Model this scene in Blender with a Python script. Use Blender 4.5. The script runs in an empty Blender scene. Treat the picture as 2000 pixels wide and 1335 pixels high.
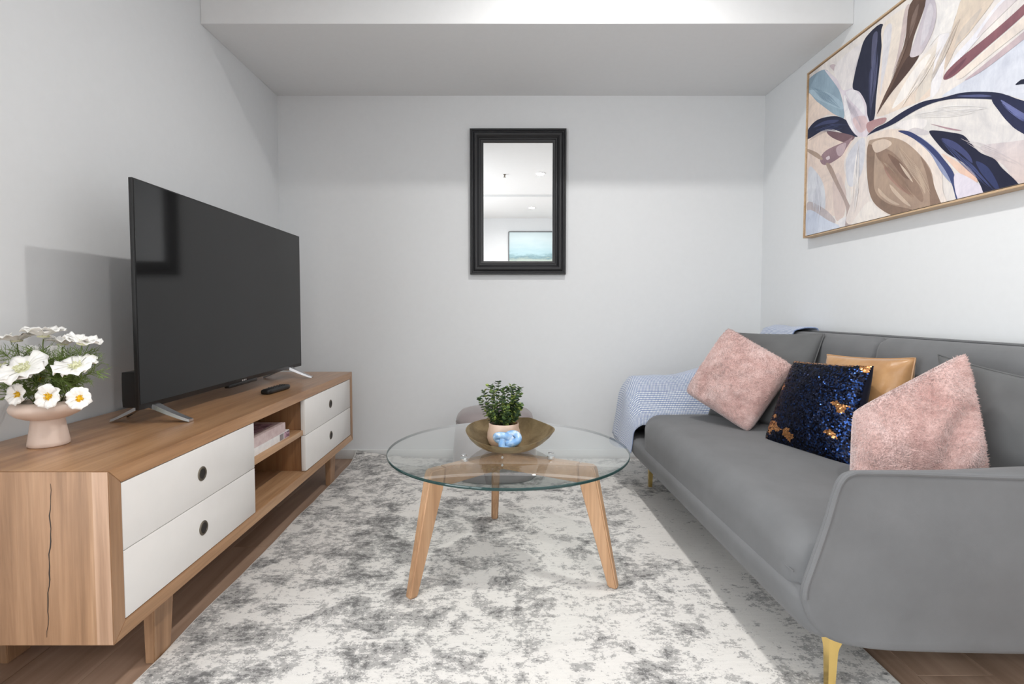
import bpy, bmesh, math, random
from mathutils import Vector, Matrix, noise
from mathutils.geometry import tessellate_polygon

scene = bpy.context.scene
col = scene.collection
random.seed(7)

# ------------------------------------------------------------------ camera
F, CX, TILT, HC = 1000.0, 984.0, math.radians(2.5), 0.92
CY = 604.0 + F * math.tan(TILT)
cam_d = bpy.data.cameras.new('camera')
cam_d.sensor_width = 36.0
cam_d.lens = F / 2000.0 * 36.0
cam_d.shift_x = (1000.0 - CX) / 2000.0
cam_d.shift_y = (CY - 667.5) / 2000.0
cam_d.clip_start = 0.02
cam = bpy.data.objects.new('camera', cam_d)
cam.location = (0, 0, HC)
cam.rotation_euler = (math.radians(90) - TILT, 0, 0)
col.objects.link(cam)
scene.camera = cam

# ------------------------------------------------------------------ world, exposure
world = bpy.data.worlds.new('World')
scene.world = world
world.use_nodes = True
bg = world.node_tree.nodes['Background']
bg.inputs['Color'].default_value = (0.965, 0.982, 1.0, 1)
bg.inputs['Strength'].default_value = 6.6
scene.view_settings.view_transform = 'Standard'
scene.view_settings.look = 'None'
scene.view_settings.gamma = 1.0
scene.view_settings.use_curve_mapping = False
scene.view_settings.exposure = 0.0
LAMP_POWER = 14.5

# ------------------------------------------------------------------ room measures
XL, XR, YB, YR = -1.359, 1.568, 3.127, -2.85
ZC, ZBULK, YBULK = 2.55, 2.198, 2.353
WIN = (-1.95, 0.65, 0.10, 2.25)      # y0, y1, z0, z1 of the unseen window, added for daylight behind the camera

# daylight portal in the opening of the added window
pl = bpy.data.lights.new('added_window_daylight', 'AREA')
pl.shape = 'RECTANGLE'
pl.size = WIN[1] - WIN[0]
pl.size_y = WIN[3] - WIN[2]
pl.cycles.is_portal = True
plo = bpy.data.objects.new('added_window_daylight', pl)
plo.location = (XL - 0.13, (WIN[0] + WIN[1]) / 2, (WIN[2] + WIN[3]) / 2)
plo.rotation_euler = (math.radians(90), 0, math.radians(-90))
col.objects.link(plo)


# ------------------------------------------------------------------ pixel helpers (2000x1335 frame)
def ray(px, py):
    a = (px - CX) / F
    b = -(py - CY) / F
    return Vector((a, math.cos(TILT) + b * math.sin(TILT), -math.sin(TILT) + b * math.cos(TILT)))


def onY(px, py, y):
    r = ray(px, py)
    return Vector((0, 0, HC)) + r * (y / r.y)


def onZ(px, py, z):
    r = ray(px, py)
    return Vector((0, 0, HC)) + r * ((z - HC) / r.z)


def onX(px, py, x):
    r = ray(px, py)
    return Vector((0, 0, HC)) + r * (x / r.x)


# ------------------------------------------------------------------ materials
def lin(c):
    out = []
    for v in c:
        v = v / 255.0
        out.append(v / 12.92 if v <= 0.04045 else ((v + 0.055) / 1.055) ** 2.4)
    return (out[0], out[1], out[2], 1.0)


class NT:
    def __init__(self, name):
        self.m = bpy.data.materials.new(name)
        self.m.use_nodes = True
        self.t = self.m.node_tree
        self.b = self.t.nodes['Principled BSDF']
        self.out = self.t.nodes['Material Output']

    def n(self, kind, **kw):
        nd = self.t.nodes.new(kind)
        for k, v in kw.items():
            if k in nd.inputs:
                nd.inputs[k].default_value = v
            else:
                setattr(nd, k, v)
        return nd

    def l(self, a, b):
        self.t.links.new(a, b)

    def coords(self, scale=(1, 1, 1), rot=(0, 0, 0), kind='Object'):
        tc = self.n('ShaderNodeTexCoord')
        mp = self.n('ShaderNodeMapping')
        mp.inputs['Scale'].default_value = scale
        mp.inputs['Rotation'].default_value = rot
        self.l(tc.outputs[kind], mp.inputs['Vector'])
        return mp.outputs['Vector']

    def noise(self, vec, scale, detail=4, rough=0.55, dist=0.0):
        nd = self.n('ShaderNodeTexNoise')
        nd.inputs['Scale'].default_value = scale
        nd.inputs['Detail'].default_value = detail
        nd.inputs['Roughness'].default_value = rough
        nd.inputs['Distortion'].default_value = dist
        self.l(vec, nd.inputs['Vector'])
        return nd.outputs['Fac']

    def ramp(self, fac, stops):
        r = self.n('ShaderNodeValToRGB')
        e = r.color_ramp.elements
        while len(e) < len(stops):
            e.new(0.5)
        for i, (p, c) in enumerate(stops):
            e[i].position = p
            e[i].color = c
        self.l(fac, r.inputs['Fac'])
        return r.outputs['Color']

    def mix(self, fac, a, b, mode='MIX'):
        m = self.n('ShaderNodeMixRGB', blend_type=mode)
        for sock, v in (('Fac', fac), ('Color1', a), ('Color2', b)):
            if hasattr(v, 'is_linked'):
                self.l(v, m.inputs[sock])
            else:
                m.inputs[sock].default_value = v
        return m.outputs['Color']

    def bump(self, height, strength=0.2, dist=0.002):
        b = self.n('ShaderNodeBump')
        b.inputs['Strength'].default_value = strength
        b.inputs['Distance'].default_value = dist
        self.l(height, b.inputs['Height'])
        self.l(b.outputs['Normal'], self.b.inputs['Normal'])

    def base(self, c):
        if hasattr(c, 'is_linked'):
            self.l(c, self.b.inputs['Base Color'])
        else:
            self.b.inputs['Base Color'].default_value = c

    def set(self, **kw):
        for k, v in kw.items():
            self.b.inputs[k.replace('_', ' ')].default_value = v


def plain(name, rgb, rough=0.5, metal=0.0, bump=0.0, bscale=200, spec=0.5, vary=0.06):
    m = NT(name)
    v = m.coords()
    f = m.noise(v, bscale * 0.1, 3)
    c = lin(rgb)
    lo = tuple(x * (1 - vary) for x in c[:3]) + (1,)
    hi = tuple(min(1, x * (1 + vary)) for x in c[:3]) + (1,)
    m.base(m.ramp(f, [(0.3, lo), (0.7, hi)]))
    m.set(Roughness=rough, Metallic=metal)
    m.b.inputs['Specular IOR Level'].default_value = spec
    if bump:
        m.bump(m.noise(v, bscale, 3), bump, 0.001)
    return m.m


def wood(name, dark, mid, light, axis=1, rough=0.42, fig=1.0, coat=0.0):
    """grain runs along the given axis of the object"""
    m = NT(name)
    s = [22.0, 22.0, 22.0]
    s[axis] = 1.3
    v = m.coords(tuple(s))
    f1 = m.noise(v, 1.0 * fig, 5, 0.6, 0.6)
    s2 = [150.0, 150.0, 150.0]
    s2[axis] = 5.0
    f2 = m.noise(m.coords(tuple(s2)), 1.0, 3, 0.6)
    c1 = m.ramp(f1, [(0.25, lin(dark)), (0.5, lin(mid)), (0.75, lin(light))])
    c2 = m.ramp(f2, [(0.35, (0.72, 0.70, 0.68, 1)), (0.62, (1, 1, 1, 1))])
    m.base(m.mix(0.55, c1, c2, 'MULTIPLY'))
    m.set(Roughness=rough)
    m.b.inputs['Coat Weight'].default_value = coat
    m.b.inputs['Coat Roughness'].default_value = 0.2
    m.bump(f2, 0.12, 0.0006)
    return m.m


def fabric(name, rgb, rough=0.9, sheen=0.4, weave=900, bump=0.25, vary=0.12, vscale=5.0, stretch=(1, 1, 1)):
    m = NT(name)
    v = m.coords(stretch)
    f = m.noise(v, vscale, 4, 0.6)
    c = lin(rgb)
    lo = tuple(x * (1 - vary) for x in c[:3]) + (1,)
    hi = tuple(min(1, x * (1 + vary)) for x in c[:3]) + (1,)
    m.base(m.ramp(f, [(0.3, lo), (0.7, hi)]))
    m.set(Roughness=rough)
    m.b.inputs['Sheen Weight'].default_value = sheen
    m.b.inputs['Sheen Roughness'].default_value = 0.4
    m.b.inputs['Specular IOR Level'].default_value = 0.2
    m.bump(m.noise(m.coords(), weave, 2), bump, 0.0008)
    return m.m


def emit(name, rgb, s):
    m = NT(name)
    m.b.inputs['Emission Color'].default_value = lin(rgb)
    m.b.inputs['Emission Strength'].default_value = s
    m.base(lin(rgb))
    return m.m


M = {}
M['wall'] = plain('wall_paint', (226, 228, 230), 0.75, bump=0.05, bscale=350, spec=0.25, vary=0.008)
M['ceil'] = plain('ceiling_paint', (228, 229, 230), 0.85, bump=0.04, bscale=350, spec=0.2, vary=0.008)
M['trimw'] = plain('trim_paint', (226, 227, 227), 0.4, vary=0.01)
M['oak_y'] = wood('oak_along_length', (146, 108, 76), (180, 140, 104), (202, 164, 128), 1, 0.38)
M['oak_top'] = wood('oak_top_boards', (146, 104, 70), (174, 132, 94), (192, 150, 112), 1, 0.3, coat=0.15)
M['oak_z'] = wood('oak_vertical', (134, 101, 74), (166, 129, 98), (186, 150, 118), 2, 0.48)
M['oak_lip'] = wood('oak_lipping', (158, 124, 98), (184, 150, 124), (198, 166, 140), 2, 0.48)
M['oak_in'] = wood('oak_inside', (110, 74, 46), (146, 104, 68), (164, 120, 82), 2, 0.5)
M['tleg'] = wood('table_oak', (170, 130, 96), (194, 153, 117), (208, 169, 134), 2, 0.45)
M['tbeam'] = wood('table_oak_beam', (170, 130, 96), (194, 153, 117), (208, 169, 134), 0, 0.45)
M['picwood'] = wood('picture_oak', (176, 144, 110), (200, 170, 136), (214, 188, 156), 1, 0.5)
M['drawer'] = plain('white_lacquer', (232, 229, 226), 0.16, vary=0.01)
M['bronze'] = plain('aged_bronze', (120, 112, 100), 0.38, 0.9, vary=0.15, bscale=300)
M['dark'] = plain('dark_recess', (34, 28, 25), 0.6)
M['black'] = plain('black_lacquer', (30, 30, 33), 0.36, vary=0.05)
M['tvblack'] = plain('tv_plastic', (18, 18, 19), 0.45)
M['chrome'] = plain('brushed_silver', (214, 214, 216), 0.25, 1.0, vary=0.02)
M['gold'] = plain('polished_brass', (240, 208, 132), 0.22, 1.0, vary=0.04)
M['sofa'] = fabric('grey_velvet', (112, 113, 115), 0.85, 0.12, 1100, 0.18, 0.07, 7.0, (1, 1, 1))
M['sofac'] = fabric('grey_velvet_cushion', (100, 101, 102), 0.85, 0.12, 1100, 0.18, 0.1, 7.0)
M['ottoman'] = fabric('taupe_velvet', (150, 141, 141), 0.85, 0.4, 900, 0.2, 0.08, 6.0)
M['green'] = plain('leaf_green', (112, 134, 68), 0.55, vary=0.35, bscale=400)
M['stem'] = plain('stem_green', (96, 112, 58), 0.6, vary=0.2)
M['soil'] = plain('soil', (54, 42, 34), 0.95, bump=0.8, bscale=300, vary=0.3)
M['yellow'] = plain('stamen_yellow', (240, 190, 30), 0.7, bump=0.6, bscale=900, vary=0.2)
M['palestamen'] = plain('stamen_pale', (226, 226, 190), 0.7, bump=0.6, bscale=900, vary=0.1)
M['vase'] = plain('pale_pink_ceramic', (226, 204, 190), 0.42, bump=0.05, bscale=80, vary=0.03)
M['pot'] = plain('blush_ceramic', (219, 192, 172), 0.5, bump=0.1, bscale=150, vary=0.08)
M['lens'] = emit('lamp_lens', (255, 252, 246), 30.0)
M['underlay'] = plain('rug_backing', (206, 204, 200), 0.95, bump=0.3, bscale=400)
M['paper'] = plain('paper', (228, 224, 216), 0.8, bump=0.3, bscale=600)


def mirror_mat():
    m = NT('mirror_silver')
    m.base((0.93, 0.94, 0.94, 1))
    m.set(Roughness=0.0, Metallic=1.0)
    return m.m


M['mirror'] = mirror_mat()


def screen_mat():
    m = NT('tv_screen')
    m.base((0.012, 0.012, 0.0125, 1))
    m.set(Roughness=0.07)
    m.b.inputs['Specular IOR Level'].default_value = 0.33
    return m.m


M['screen'] = screen_mat()


def thin_glass(name, tint, refl=1.0):
    m = NT(name)
    tr = m.n('ShaderNodeBsdfTransparent')
    tr.inputs['Color'].default_value = tint
    gl = m.n('ShaderNodeBsdfGlossy')
    gl.inputs['Roughness'].default_value = 0.0
    gl.inputs['Color'].default_value = (1, 1, 1, 1)
    fr = m.n('ShaderNodeFresnel')
    geo = m.n('ShaderNodeNewGeometry')
    ior = m.n('ShaderNodeMapRange')
    m.l(geo.outputs['Backfacing'], ior.inputs['Value'])
    ior.inputs['To Min'].default_value = 1.5
    ior.inputs['To Max'].default_value = 1 / 1.5
    m.l(ior.outputs['Result'], fr.inputs['IOR'])
    mx = m.n('ShaderNodeMixShader')
    m.l(fr.outputs['Fac'], mx.inputs['Fac'])
    m.l(tr.outputs['BSDF'], mx.inputs[1])
    m.l(gl.outputs['BSDF'], mx.inputs[2])
    m.l(mx.outputs['Shader'], m.out.inputs['Surface'])
    return m.m


M['glass'] = thin_glass('table_glass', (0.955, 0.972, 0.965, 1))
M['pane'] = thin_glass('added_window_glass', (0.97, 0.98, 0.98, 1))


def glass_edge():
    m = NT('glass_edge')
    m.base((0.012, 0.055, 0.055, 1))
    m.set(Roughness=0.06)
    m.b.inputs['Specular IOR Level'].default_value = 0.7
    m.b.inputs['Transmission Weight'].default_value = 0.25
    return m.m


M['edge'] = glass_edge()


def floor_mat():
    m = NT('oak_floor')
    v = m.coords((16, 1.0, 16))
    f = m.noise(v, 1.0, 5, 0.6, 0.8)
    oi = m.n('ShaderNodeObjectInfo')
    c = m.ramp(f, [(0.25, lin((146, 119, 100))), (0.5, lin((174, 146, 126))), (0.75, lin((192, 164, 144)))])
    c2 = m.ramp(oi.outputs['Random'], [(0.0, (0.86, 0.85, 0.84, 1)), (1.0, (1, 1, 1, 1))])
    m.base(m.mix(1.0, c, c2, 'MULTIPLY'))
    m.set(Roughness=0.42)
    m.bump(m.noise(m.coords((130, 6, 130)), 1.0, 3), 0.1, 0.0006)
    return m.m


M['floor'] = floor_mat()


def rug_mat():
    m = NT('distressed_rug')
    tc = m.n('ShaderNodeTexCoord')
    sn = m.n('ShaderNodeVectorMath', operation='SNAP')      # knots of the weave
    sn.inputs[1].default_value = (0.0035, 0.0028, 1.0)
    m.l(tc.outputs['Object'], sn.inputs[0])

    def sc(x, y):
        mp = m.n('ShaderNodeMapping')
        mp.inputs['Scale'].default_value = (x, y, 1)
        m.l(sn.outputs['Vector'], mp.inputs['Vector'])
        return mp.outputs['Vector']

    def mad(a, k, b):
        q = m.n('ShaderNodeMath', operation='MULTIPLY_ADD')
        m.l(a, q.inputs[0])
        q.inputs[1].default_value = k
        if hasattr(b, 'is_linked'):
            m.l(b, q.inputs[2])
        else:
            q.inputs[2].default_value = b
        return q.outputs[0]
    big = m.noise(sc(1.5, 0.8), 2.2, 3, 0.5, 0.3)
    mid = m.noise(sc(1.0, 1.15), 9.0, 10, 0.78, 0.35)
    fine = m.noise(sc(1.0, 1.5), 40.0, 6, 0.8)
    streak = m.noise(sc(7, 150), 1.0, 3, 0.6)
    side = m.n('ShaderNodeSeparateXYZ')                     # the pattern is denser along the console side
    m.l(tc.outputs['Object'], side.inputs[0])
    v = mad(big, 0.42, mad(mid, 1.0, mad(fine, 0.50, mad(streak, 0.16, -0.042))))
    v = mad(side.outputs['X'], -0.045, v)
    d = mad(v, 0.5, 0.0)
    colr = m.ramp(d, [(0.480, lin((228, 225, 221))), (0.503, lin((216, 213, 210))), (0.510, lin((184, 182, 180))),
                      (0.548, lin((168, 166, 164))), (0.556, lin((132, 131, 130))), (0.62, lin((104, 103, 103)))])
    speck = m.ramp(fine, [(0.57, (1, 1, 1, 1)), (0.66, (0.66, 0.66, 0.66, 1))])
    wv = m.ramp(streak, [(0.3, (0.92, 0.92, 0.92, 1)), (0.65, (1, 1, 1, 1))])
    m.base(m.mix(0.8, m.mix(0.55, colr, speck, 'MULTIPLY'), wv, 'MULTIPLY'))
    m.set(Roughness=0.95)
    m.b.inputs['Sheen Weight'].default_value = 0.1
    m.b.inputs['Specular IOR Level'].default_value = 0.1
    m.bump(m.noise(m.coords((1, 1.6, 1)), 420, 3), 0.4, 0.002)
    return m.m


M['rug'] = rug_mat()


def plush_mat(name, base, light, dark, nap=6.0):
    m = NT(name)
    f = m.noise(m.coords((1, 1, 1)), nap, 6, 0.68, 0.5)
    g = m.noise(m.coords((1, 1, 1)), 38, 5, 0.75, 0.8)
    c = m.ramp(f, [(0.3, lin(dark)), (0.5, lin(base)), (0.7, lin(light))])
    c2 = m.ramp(g, [(0.32, (0.74, 0.68, 0.66, 1)), (0.56, (1, 1, 1, 1))])
    m.base(m.mix(0.7, c, c2, 'MULTIPLY'))
    m.set(Roughness=0.8)
    m.b.inputs['Sheen Weight'].default_value = 0.8
    m.b.inputs['Sheen Roughness'].default_value = 0.35
    m.b.inputs['Specular IOR Level'].default_value = 0.15
    a = m.n('ShaderNodeMath', operation='ADD')
    m.l(g, a.inputs[0])
    m.l(m.noise(m.coords(), 260, 3), a.inputs[1])
    m.bump(a.outputs[0], 0.7, 0.008)
    return m.m


M['pink'] = plush_mat('pink_plush', (220, 184, 178), (234, 206, 202), (198, 156, 150), 8.0)


def satin():
    m = NT('tan_satin')
    f = m.noise(m.coords(), 8, 4)
    m.base(m.ramp(f, [(0.3, lin((166, 122, 78))), (0.7, lin((196, 152, 104)))]))
    m.set(Roughness=0.34)
    m.b.inputs['Sheen Weight'].default_value = 0.3
    m.bump(m.noise(m.coords(), 14, 3), 0.4, 0.01)
    return m.m


M['tan'] = satin()
M['navyfab'] = fabric('navy_backing', (20, 22, 38), 0.8, 0.1)


def sequin(name, rgb, rough):
    m = NT(name)
    m.base(lin(rgb))
    m.set(Roughness=rough, Metallic=0.9)
    return m.m


M['seq_navy'] = sequin('navy_sequin', (34, 41, 64), 0.4)
M['seq_highlight'] = sequin('blue_highlight_sequin', (38, 62, 112), 0.28)  # highlight colour for the sequins, painted rather than reflected
M['seq_black'] = sequin('dark_sequin', (17, 18, 28), 0.35)
M['seq_gold'] = sequin('copper_sequin', (196, 140, 92), 0.25)


def throw_mat():
    m = NT('woven_throw')
    tc = m.n('ShaderNodeTexCoord')
    mp = m.n('ShaderNodeMapping')
    mp.inputs['Scale'].default_value = (1, 1, 1)
    m.l(tc.outputs['UV'], mp.inputs['Vector'])
    w1 = m.n('ShaderNodeTexWave', wave_type='BANDS', bands_direction='X')
    w1.inputs['Scale'].default_value = 33.0
    w1.inputs['Distortion'].default_value = 0.6
    w2 = m.n('ShaderNodeTexWave', wave_type='BANDS', bands_direction='Y')
    w2.inputs['Scale'].default_value = 33.0
    w2.inputs['Distortion'].default_value = 0.6
    m.l(mp.outputs['Vector'], w1.inputs['Vector'])
    m.l(mp.outputs['Vector'], w2.inputs['Vector'])
    mul = m.n('ShaderNodeMath', operation='MULTIPLY')
    m.l(w1.outputs['Fac'], mul.inputs[0])
    m.l(w2.outputs['Fac'], mul.inputs[1])
    m.base(m.ramp(mul.outputs[0], [(0.05, lin((128, 146, 184))), (0.35, lin((232, 235, 240)))]))
    m.set(Roughness=0.95)
    m.b.inputs['Sheen Weight'].default_value = 0.3
    m.bump(mul.outputs[0], 0.6, 0.003)
    return m.m


M['throw'] = throw_mat()


def paint_mat():
    m = NT('painted_canvas')
    at = m.n('ShaderNodeAttribute', attribute_name='Col')
    f = m.noise(m.coords((1, 1, 1), (0.5, 0, 0)), 9.0, 6, 0.65, 1.2)
    g = m.noise(m.coords((1, 16, 4), (0.75, 0, 0)), 5.0, 4, 0.6, 0.9)
    c = m.ramp(f, [(0.3, (0.84, 0.84, 0.86, 1)), (0.7, (1.10, 1.09, 1.07, 1))])
    d = m.ramp(g, [(0.3, (0.93, 0.93, 0.95, 1)), (0.7, (1.05, 1.045, 1.04, 1))])
    x = m.mix(1.0, at.outputs['Color'], c, 'MULTIPLY')
    m.base(m.mix(1.0, x, d, 'MULTIPLY'))
    m.set(Roughness=0.7)
    m.b.inputs['Specular IOR Level'].default_value = 0.25
    m.bump(m.noise(m.coords(), 500, 2), 0.15, 0.0006)
    return m.m


M['paint'] = paint_mat()


def petal_mat():
    m = NT('white_petal')
    f = m.noise(m.coords(), 60, 3)
    m.base(m.ramp(f, [(0.3, lin((245, 243, 238))), (0.7, lin((254, 253, 251)))]))
    m.set(Roughness=0.6)
    m.b.inputs['Subsurface Weight'].default_value = 0.0
    m.bump(m.noise(m.coords((1, 1, 1)), 240, 3), 0.25, 0.001)
    return m.m


M['petal'] = petal_mat()


def bowl_mat():
    m = NT('aged_brass_bowl')
    f = m.noise(m.coords(), 14, 5, 0.65, 0.4)
    m.base(m.ramp(f, [(0.3, lin((112, 94, 66))), (0.55, lin((150, 132, 100))), (0.75, lin((168, 150, 118)))]))
    m.set(Roughness=0.42, Metallic=0.55)
    m.bump(m.noise(m.coords(), 60, 3), 0.25, 0.002)
    return m.m


M['bowl'] = bowl_mat()


def knot_mat():
    m = NT('glazed_blue_knot')
    f = m.noise(m.coords(), 34, 4, 0.6, 0.6)
    m.base(m.ramp(f, [(0.38, lin((118, 164, 214))), (0.56, lin((160, 194, 228))), (0.68, lin((236, 238, 242)))]))
    m.set(Roughness=0.15)
    return m.m


M['knot'] = knot_mat()


def sea_mat():
    m = NT('seascape_print')
    tc = m.n('ShaderNodeTexCoord')
    sp = m.n('ShaderNodeSeparateXYZ')
    m.l(tc.outputs['Generated'], sp.inputs[0])
    f = m.noise(m.coords((1, 1, 5)), 4, 6, 0.7)
    a = m.n('ShaderNodeMath', operation='MULTIPLY_ADD')
    m.l(f, a.inputs[0])
    a.inputs[1].default_value = 0.3
    m.l(sp.outputs['Z'], a.inputs[2])
    m.base(m.ramp(a.outputs[0], [(0.3, lin((150, 170, 168))), (0.55, lin((178, 190, 180))), (0.62, lin((120, 150, 158))),
                                 (0.70, lin((172, 200, 208))), (1.0, lin((205, 220, 224)))]))
    m.set(Roughness=0.6)
    return m.m


M['sea'] = sea_mat()


def magazine(name, stops):
    m = NT(name)
    f = m.noise(m.coords((1, 1, 1)), 40, 3)
    m.base(m.ramp(f, stops))
    m.set(Roughness=0.4)
    return m.m


M['bookpink'] = magazine('dusty_pink_cover', [(0.35, lin((196, 172, 172))), (0.7, lin((214, 196, 194)))])
M['bookwhite'] = magazine('white_cover', [(0.35, lin((222, 220, 220))), (0.7, lin((238, 236, 234)))])
M['bookplum'] = magazine('plum_print', [(0.4, lin((112, 72, 92))), (0.55, lin((196, 160, 176))), (0.7, lin((84, 60, 74)))])
M['bookgrey'] = magazine('grey_print', [(0.4, lin((128, 120, 122))), (0.7, lin((150, 142, 144)))])


# ------------------------------------------------------------------ mesh helpers
def tag(o, label=None, cat=None, group=None, kind=None):
    if label:
        o['label'] = label
    if cat:
        o['category'] = cat
    if group:
        o['group'] = group
    if kind:
        o['kind'] = kind
    return o


def empty(name, loc=(0, 0, 0), rz=0.0):
    o = bpy.data.objects.new(name, None)
    o.empty_display_size = 0.05
    o.location = loc
    o.rotation_euler = (0, 0, rz)
    col.objects.link(o)
    return o


class MB:
    """collects geometry in one bmesh"""

    def __init__(self):
        self.bm = bmesh.new()
        self.uv = None

    def box(self, a, b, bev=0.0, seg=2, mat=0):
        a, b = Vector(a), Vector(b)
        r = bmesh.ops.create_cube(self.bm, size=1.0)
        vs = r['verts']
        c, s = (a + b) / 2, (b - a)
        for v in vs:
            v.co = Vector((c.x + v.co.x * s.x, c.y + v.co.y * s.y, c.z + v.co.z * s.z))
        fs = {f for v in vs for f in v.link_faces}
        if bev > 0:
            es = list({e for v in vs for e in v.link_edges})
            r2 = bmesh.ops.bevel(self.bm, geom=es, offset=bev, segments=seg, affect='EDGES', profile=0.5)
            fs = set(r2['faces']) | {f for f in fs if f.is_valid}
        for f in fs:
            f.material_index = mat
        return self

    def faces(self, verts, faces, mat=0):
        vs = [self.bm.verts.new(v) for v in verts]
        for f in faces:
            try:
                nf = self.bm.faces.new([vs[i] for i in f])
                nf.material_index = mat
            except ValueError:
                pass
        return vs

    def tube(self, pts, rad, seg=8, cap=True, mat=0, closed=False):
        pts = [Vector(p) for p in pts]
        n = len(pts)
        if not hasattr(rad, '__len__'):
            rad = [rad] * n
        rings = []
        up = Vector((0, 0, 1))
        prev = None
        for i, p in enumerate(pts):
            if closed:
                t = (pts[(i + 1) % n] - pts[i - 1]).normalized()
            else:
                t = (pts[min(i + 1, n - 1)] - pts[max(i - 1, 0)]).normalized()
            if prev is None:
                ref = up if abs(t.dot(up)) < 0.9 else Vector((1, 0, 0))
                u = t.cross(ref).normalized()
            else:
                u = (prev - t * prev.dot(t)).normalized()
            prev = u
            w = t.cross(u)
            rings.append([self.bm.verts.new(p + (u * math.cos(2 * math.pi * k / seg) + w * math.sin(2 * math.pi * k / seg)) * rad[i]) for k in range(seg)])
        m = n if closed else n - 1
        for i in range(m):
            a, b = rings[i], rings[(i + 1) % n]
            off = 0
            if closed and i == n - 1:
                best = 1e9
                for s in range(seg):
                    dd = sum((a[k].co - b[(k + s) % seg].co).length for k in range(seg))
                    if dd < best:
                        best, off = dd, s
            for k in range(seg):
                f = self.bm.faces.new([a[k], a[(k + 1) % seg], b[(k + 1 + off) % seg], b[(k + off) % seg]])
                f.material_index = mat
        if cap and not closed:
            for r in (rings[0], rings[-1]):
                f = self.bm.faces.new(r)
                f.material_index = mat
        return self

    def lathe(self, prof, seg=40, c=(0, 0, 0), mat=0, shape=None):
        """prof: list of (radius, z); shape(angle) optional radius factor"""
        c = Vector(c)
        rings = []
        for r, z in prof:
            if r < 1e-6:
                rings.append([self.bm.verts.new(c + Vector((0, 0, z)))])
            else:
                ring = []
                for k in range(seg):
                    a = 2 * math.pi * k / seg
                    q = shape(a, r, z) if shape else (r * math.cos(a), r * math.sin(a), z)
                    ring.append(self.bm.verts.new(c + Vector(q)))
                rings.append(ring)
        for i in range(len(rings) - 1):
            a, b = rings[i], rings[i + 1]
            for k in range(seg):
                k2 = (k + 1) % seg
                if len(a) == 1 and len(b) == 1:
                    continue
                if len(a) == 1:
                    f = self.bm.faces.new([a[0], b[k], b[k2]])
                elif len(b) == 1:
                    f = self.bm.faces.new([a[k], b[0], a[k2]])
                else:
                    f = self.bm.faces.new([a[k], b[k], b[k2], a[k2]])
                f.material_index = mat
        return self

    def grid(self, fn, nu, nv, mat=0, uv=False):
        vs = [[self.bm.verts.new(fn(i / nu, j / nv)) for j in range(nv + 1)] for i in range(nu + 1)]
        lay = self.bm.loops.layers.uv.verify() if uv else None
        for i in range(nu):
            for j in range(nv):
                f = self.bm.faces.new([vs[i][j], vs[i + 1][j], vs[i + 1][j + 1], vs[i][j + 1]])
                f.material_index = mat
                if uv:
                    for lp, (a, b) in zip(f.loops, ((i, j), (i + 1, j), (i + 1, j + 1), (i, j + 1))):
                        sc = uv if isinstance(uv, tuple) else (1, 1)
                        lp[lay].uv = (a / nu * sc[0], b / nv * sc[1])
        return vs

    def soft(self, a, b, r, n=10, fn=None, mat=0):
        """box with large soft corners, dense enough to be shaped by fn"""
        a, b = Vector(a), Vector(b)
        c, h = (a + b) / 2, (b - a) / 2
        r = [min(r, h.x), min(r, h.y), min(r, h.z)] if not hasattr(r, '__len__') else list(r)
        inner = Vector((h.x - r[0], h.y - r[1], h.z - r[2]))
        start = len(self.bm.verts)
        new = []
        for ax in range(3):
            for sg in (-1, 1):
                o1, o2 = (ax + 1) % 3, (ax + 2) % 3

                def pos(i, j):
                    q = Vector((0, 0, 0))
                    q[ax] = sg * h[ax]
                    q[o1] = h[o1] * self._ease(i / n, inner[o1] / h[o1])
                    q[o2] = h[o2] * self._ease(j / n, inner[o2] / h[o2])
                    k = Vector([max(-inner[x], min(inner[x], q[x])) for x in range(3)])
                    d = q - k
                    dn = Vector([d[x] / r[x] if r[x] > 1e-9 else 0 for x in range(3)])
                    if dn.length > 1e-9:
                        dn.normalize()
                    p = k + Vector([dn[x] * r[x] for x in range(3)])
                    p = c + p
                    return fn(p) if fn else p
                vs = [[self.bm.verts.new(pos(i, j)) for j in range(n + 1)] for i in range(n + 1)]
                for i in range(n):
                    for j in range(n):
                        q = [vs[i][j], vs[i + 1][j], vs[i + 1][j + 1], vs[i][j + 1]]
                        if sg < 0:
                            q.reverse()
                        f = self.bm.faces.new(q)
                        f.material_index = mat
                for row in vs:
                    new += row
        bmesh.ops.remove_doubles(self.bm, verts=new, dist=1e-5)
        return self

    @staticmethod
    def _ease(t, k):
        # more samples near the rounded ends
        s = 2 * t - 1
        return math.copysign(abs(s) ** 0.75, s)

    def build(self, name, mat, parent=None, smooth=True, angle=40, norm=True):
        if norm:
            bmesh.ops.recalc_face_normals(self.bm, faces=self.bm.faces[:])
        me = bpy.data.meshes.new(name)
        self.bm.to_mesh(me)
        self.bm.free()
        for m in (mat if isinstance(mat, (list, tuple)) else [mat]):
            me.materials.append(M[m] if isinstance(m, str) else m)
        if smooth:
            for p in me.polygons:
                p.use_smooth = True
            me.set_sharp_from_angle(angle=math.radians(angle))
        o = bpy.data.objects.new(name, me)
        col.objects.link(o)
        if parent:
            o.parent = parent
            # meshes are written in room coordinates (or in the sofa's own): undo the Empty's placement
            if parent.type == 'EMPTY' and not parent.get('local'):
                mw = Matrix.Translation(parent.location) @ parent.rotation_euler.to_matrix().to_4x4()
                o.matrix_parent_inverse = mw.inverted()
        return o


def box_obj(name, a, b, mat, parent=None, bev=0.0, seg=2):
    return MB().box(a, b, bev, seg).build(name, mat, parent)


def struct(o):
    o['kind'] = 'structure'
    return o


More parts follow.
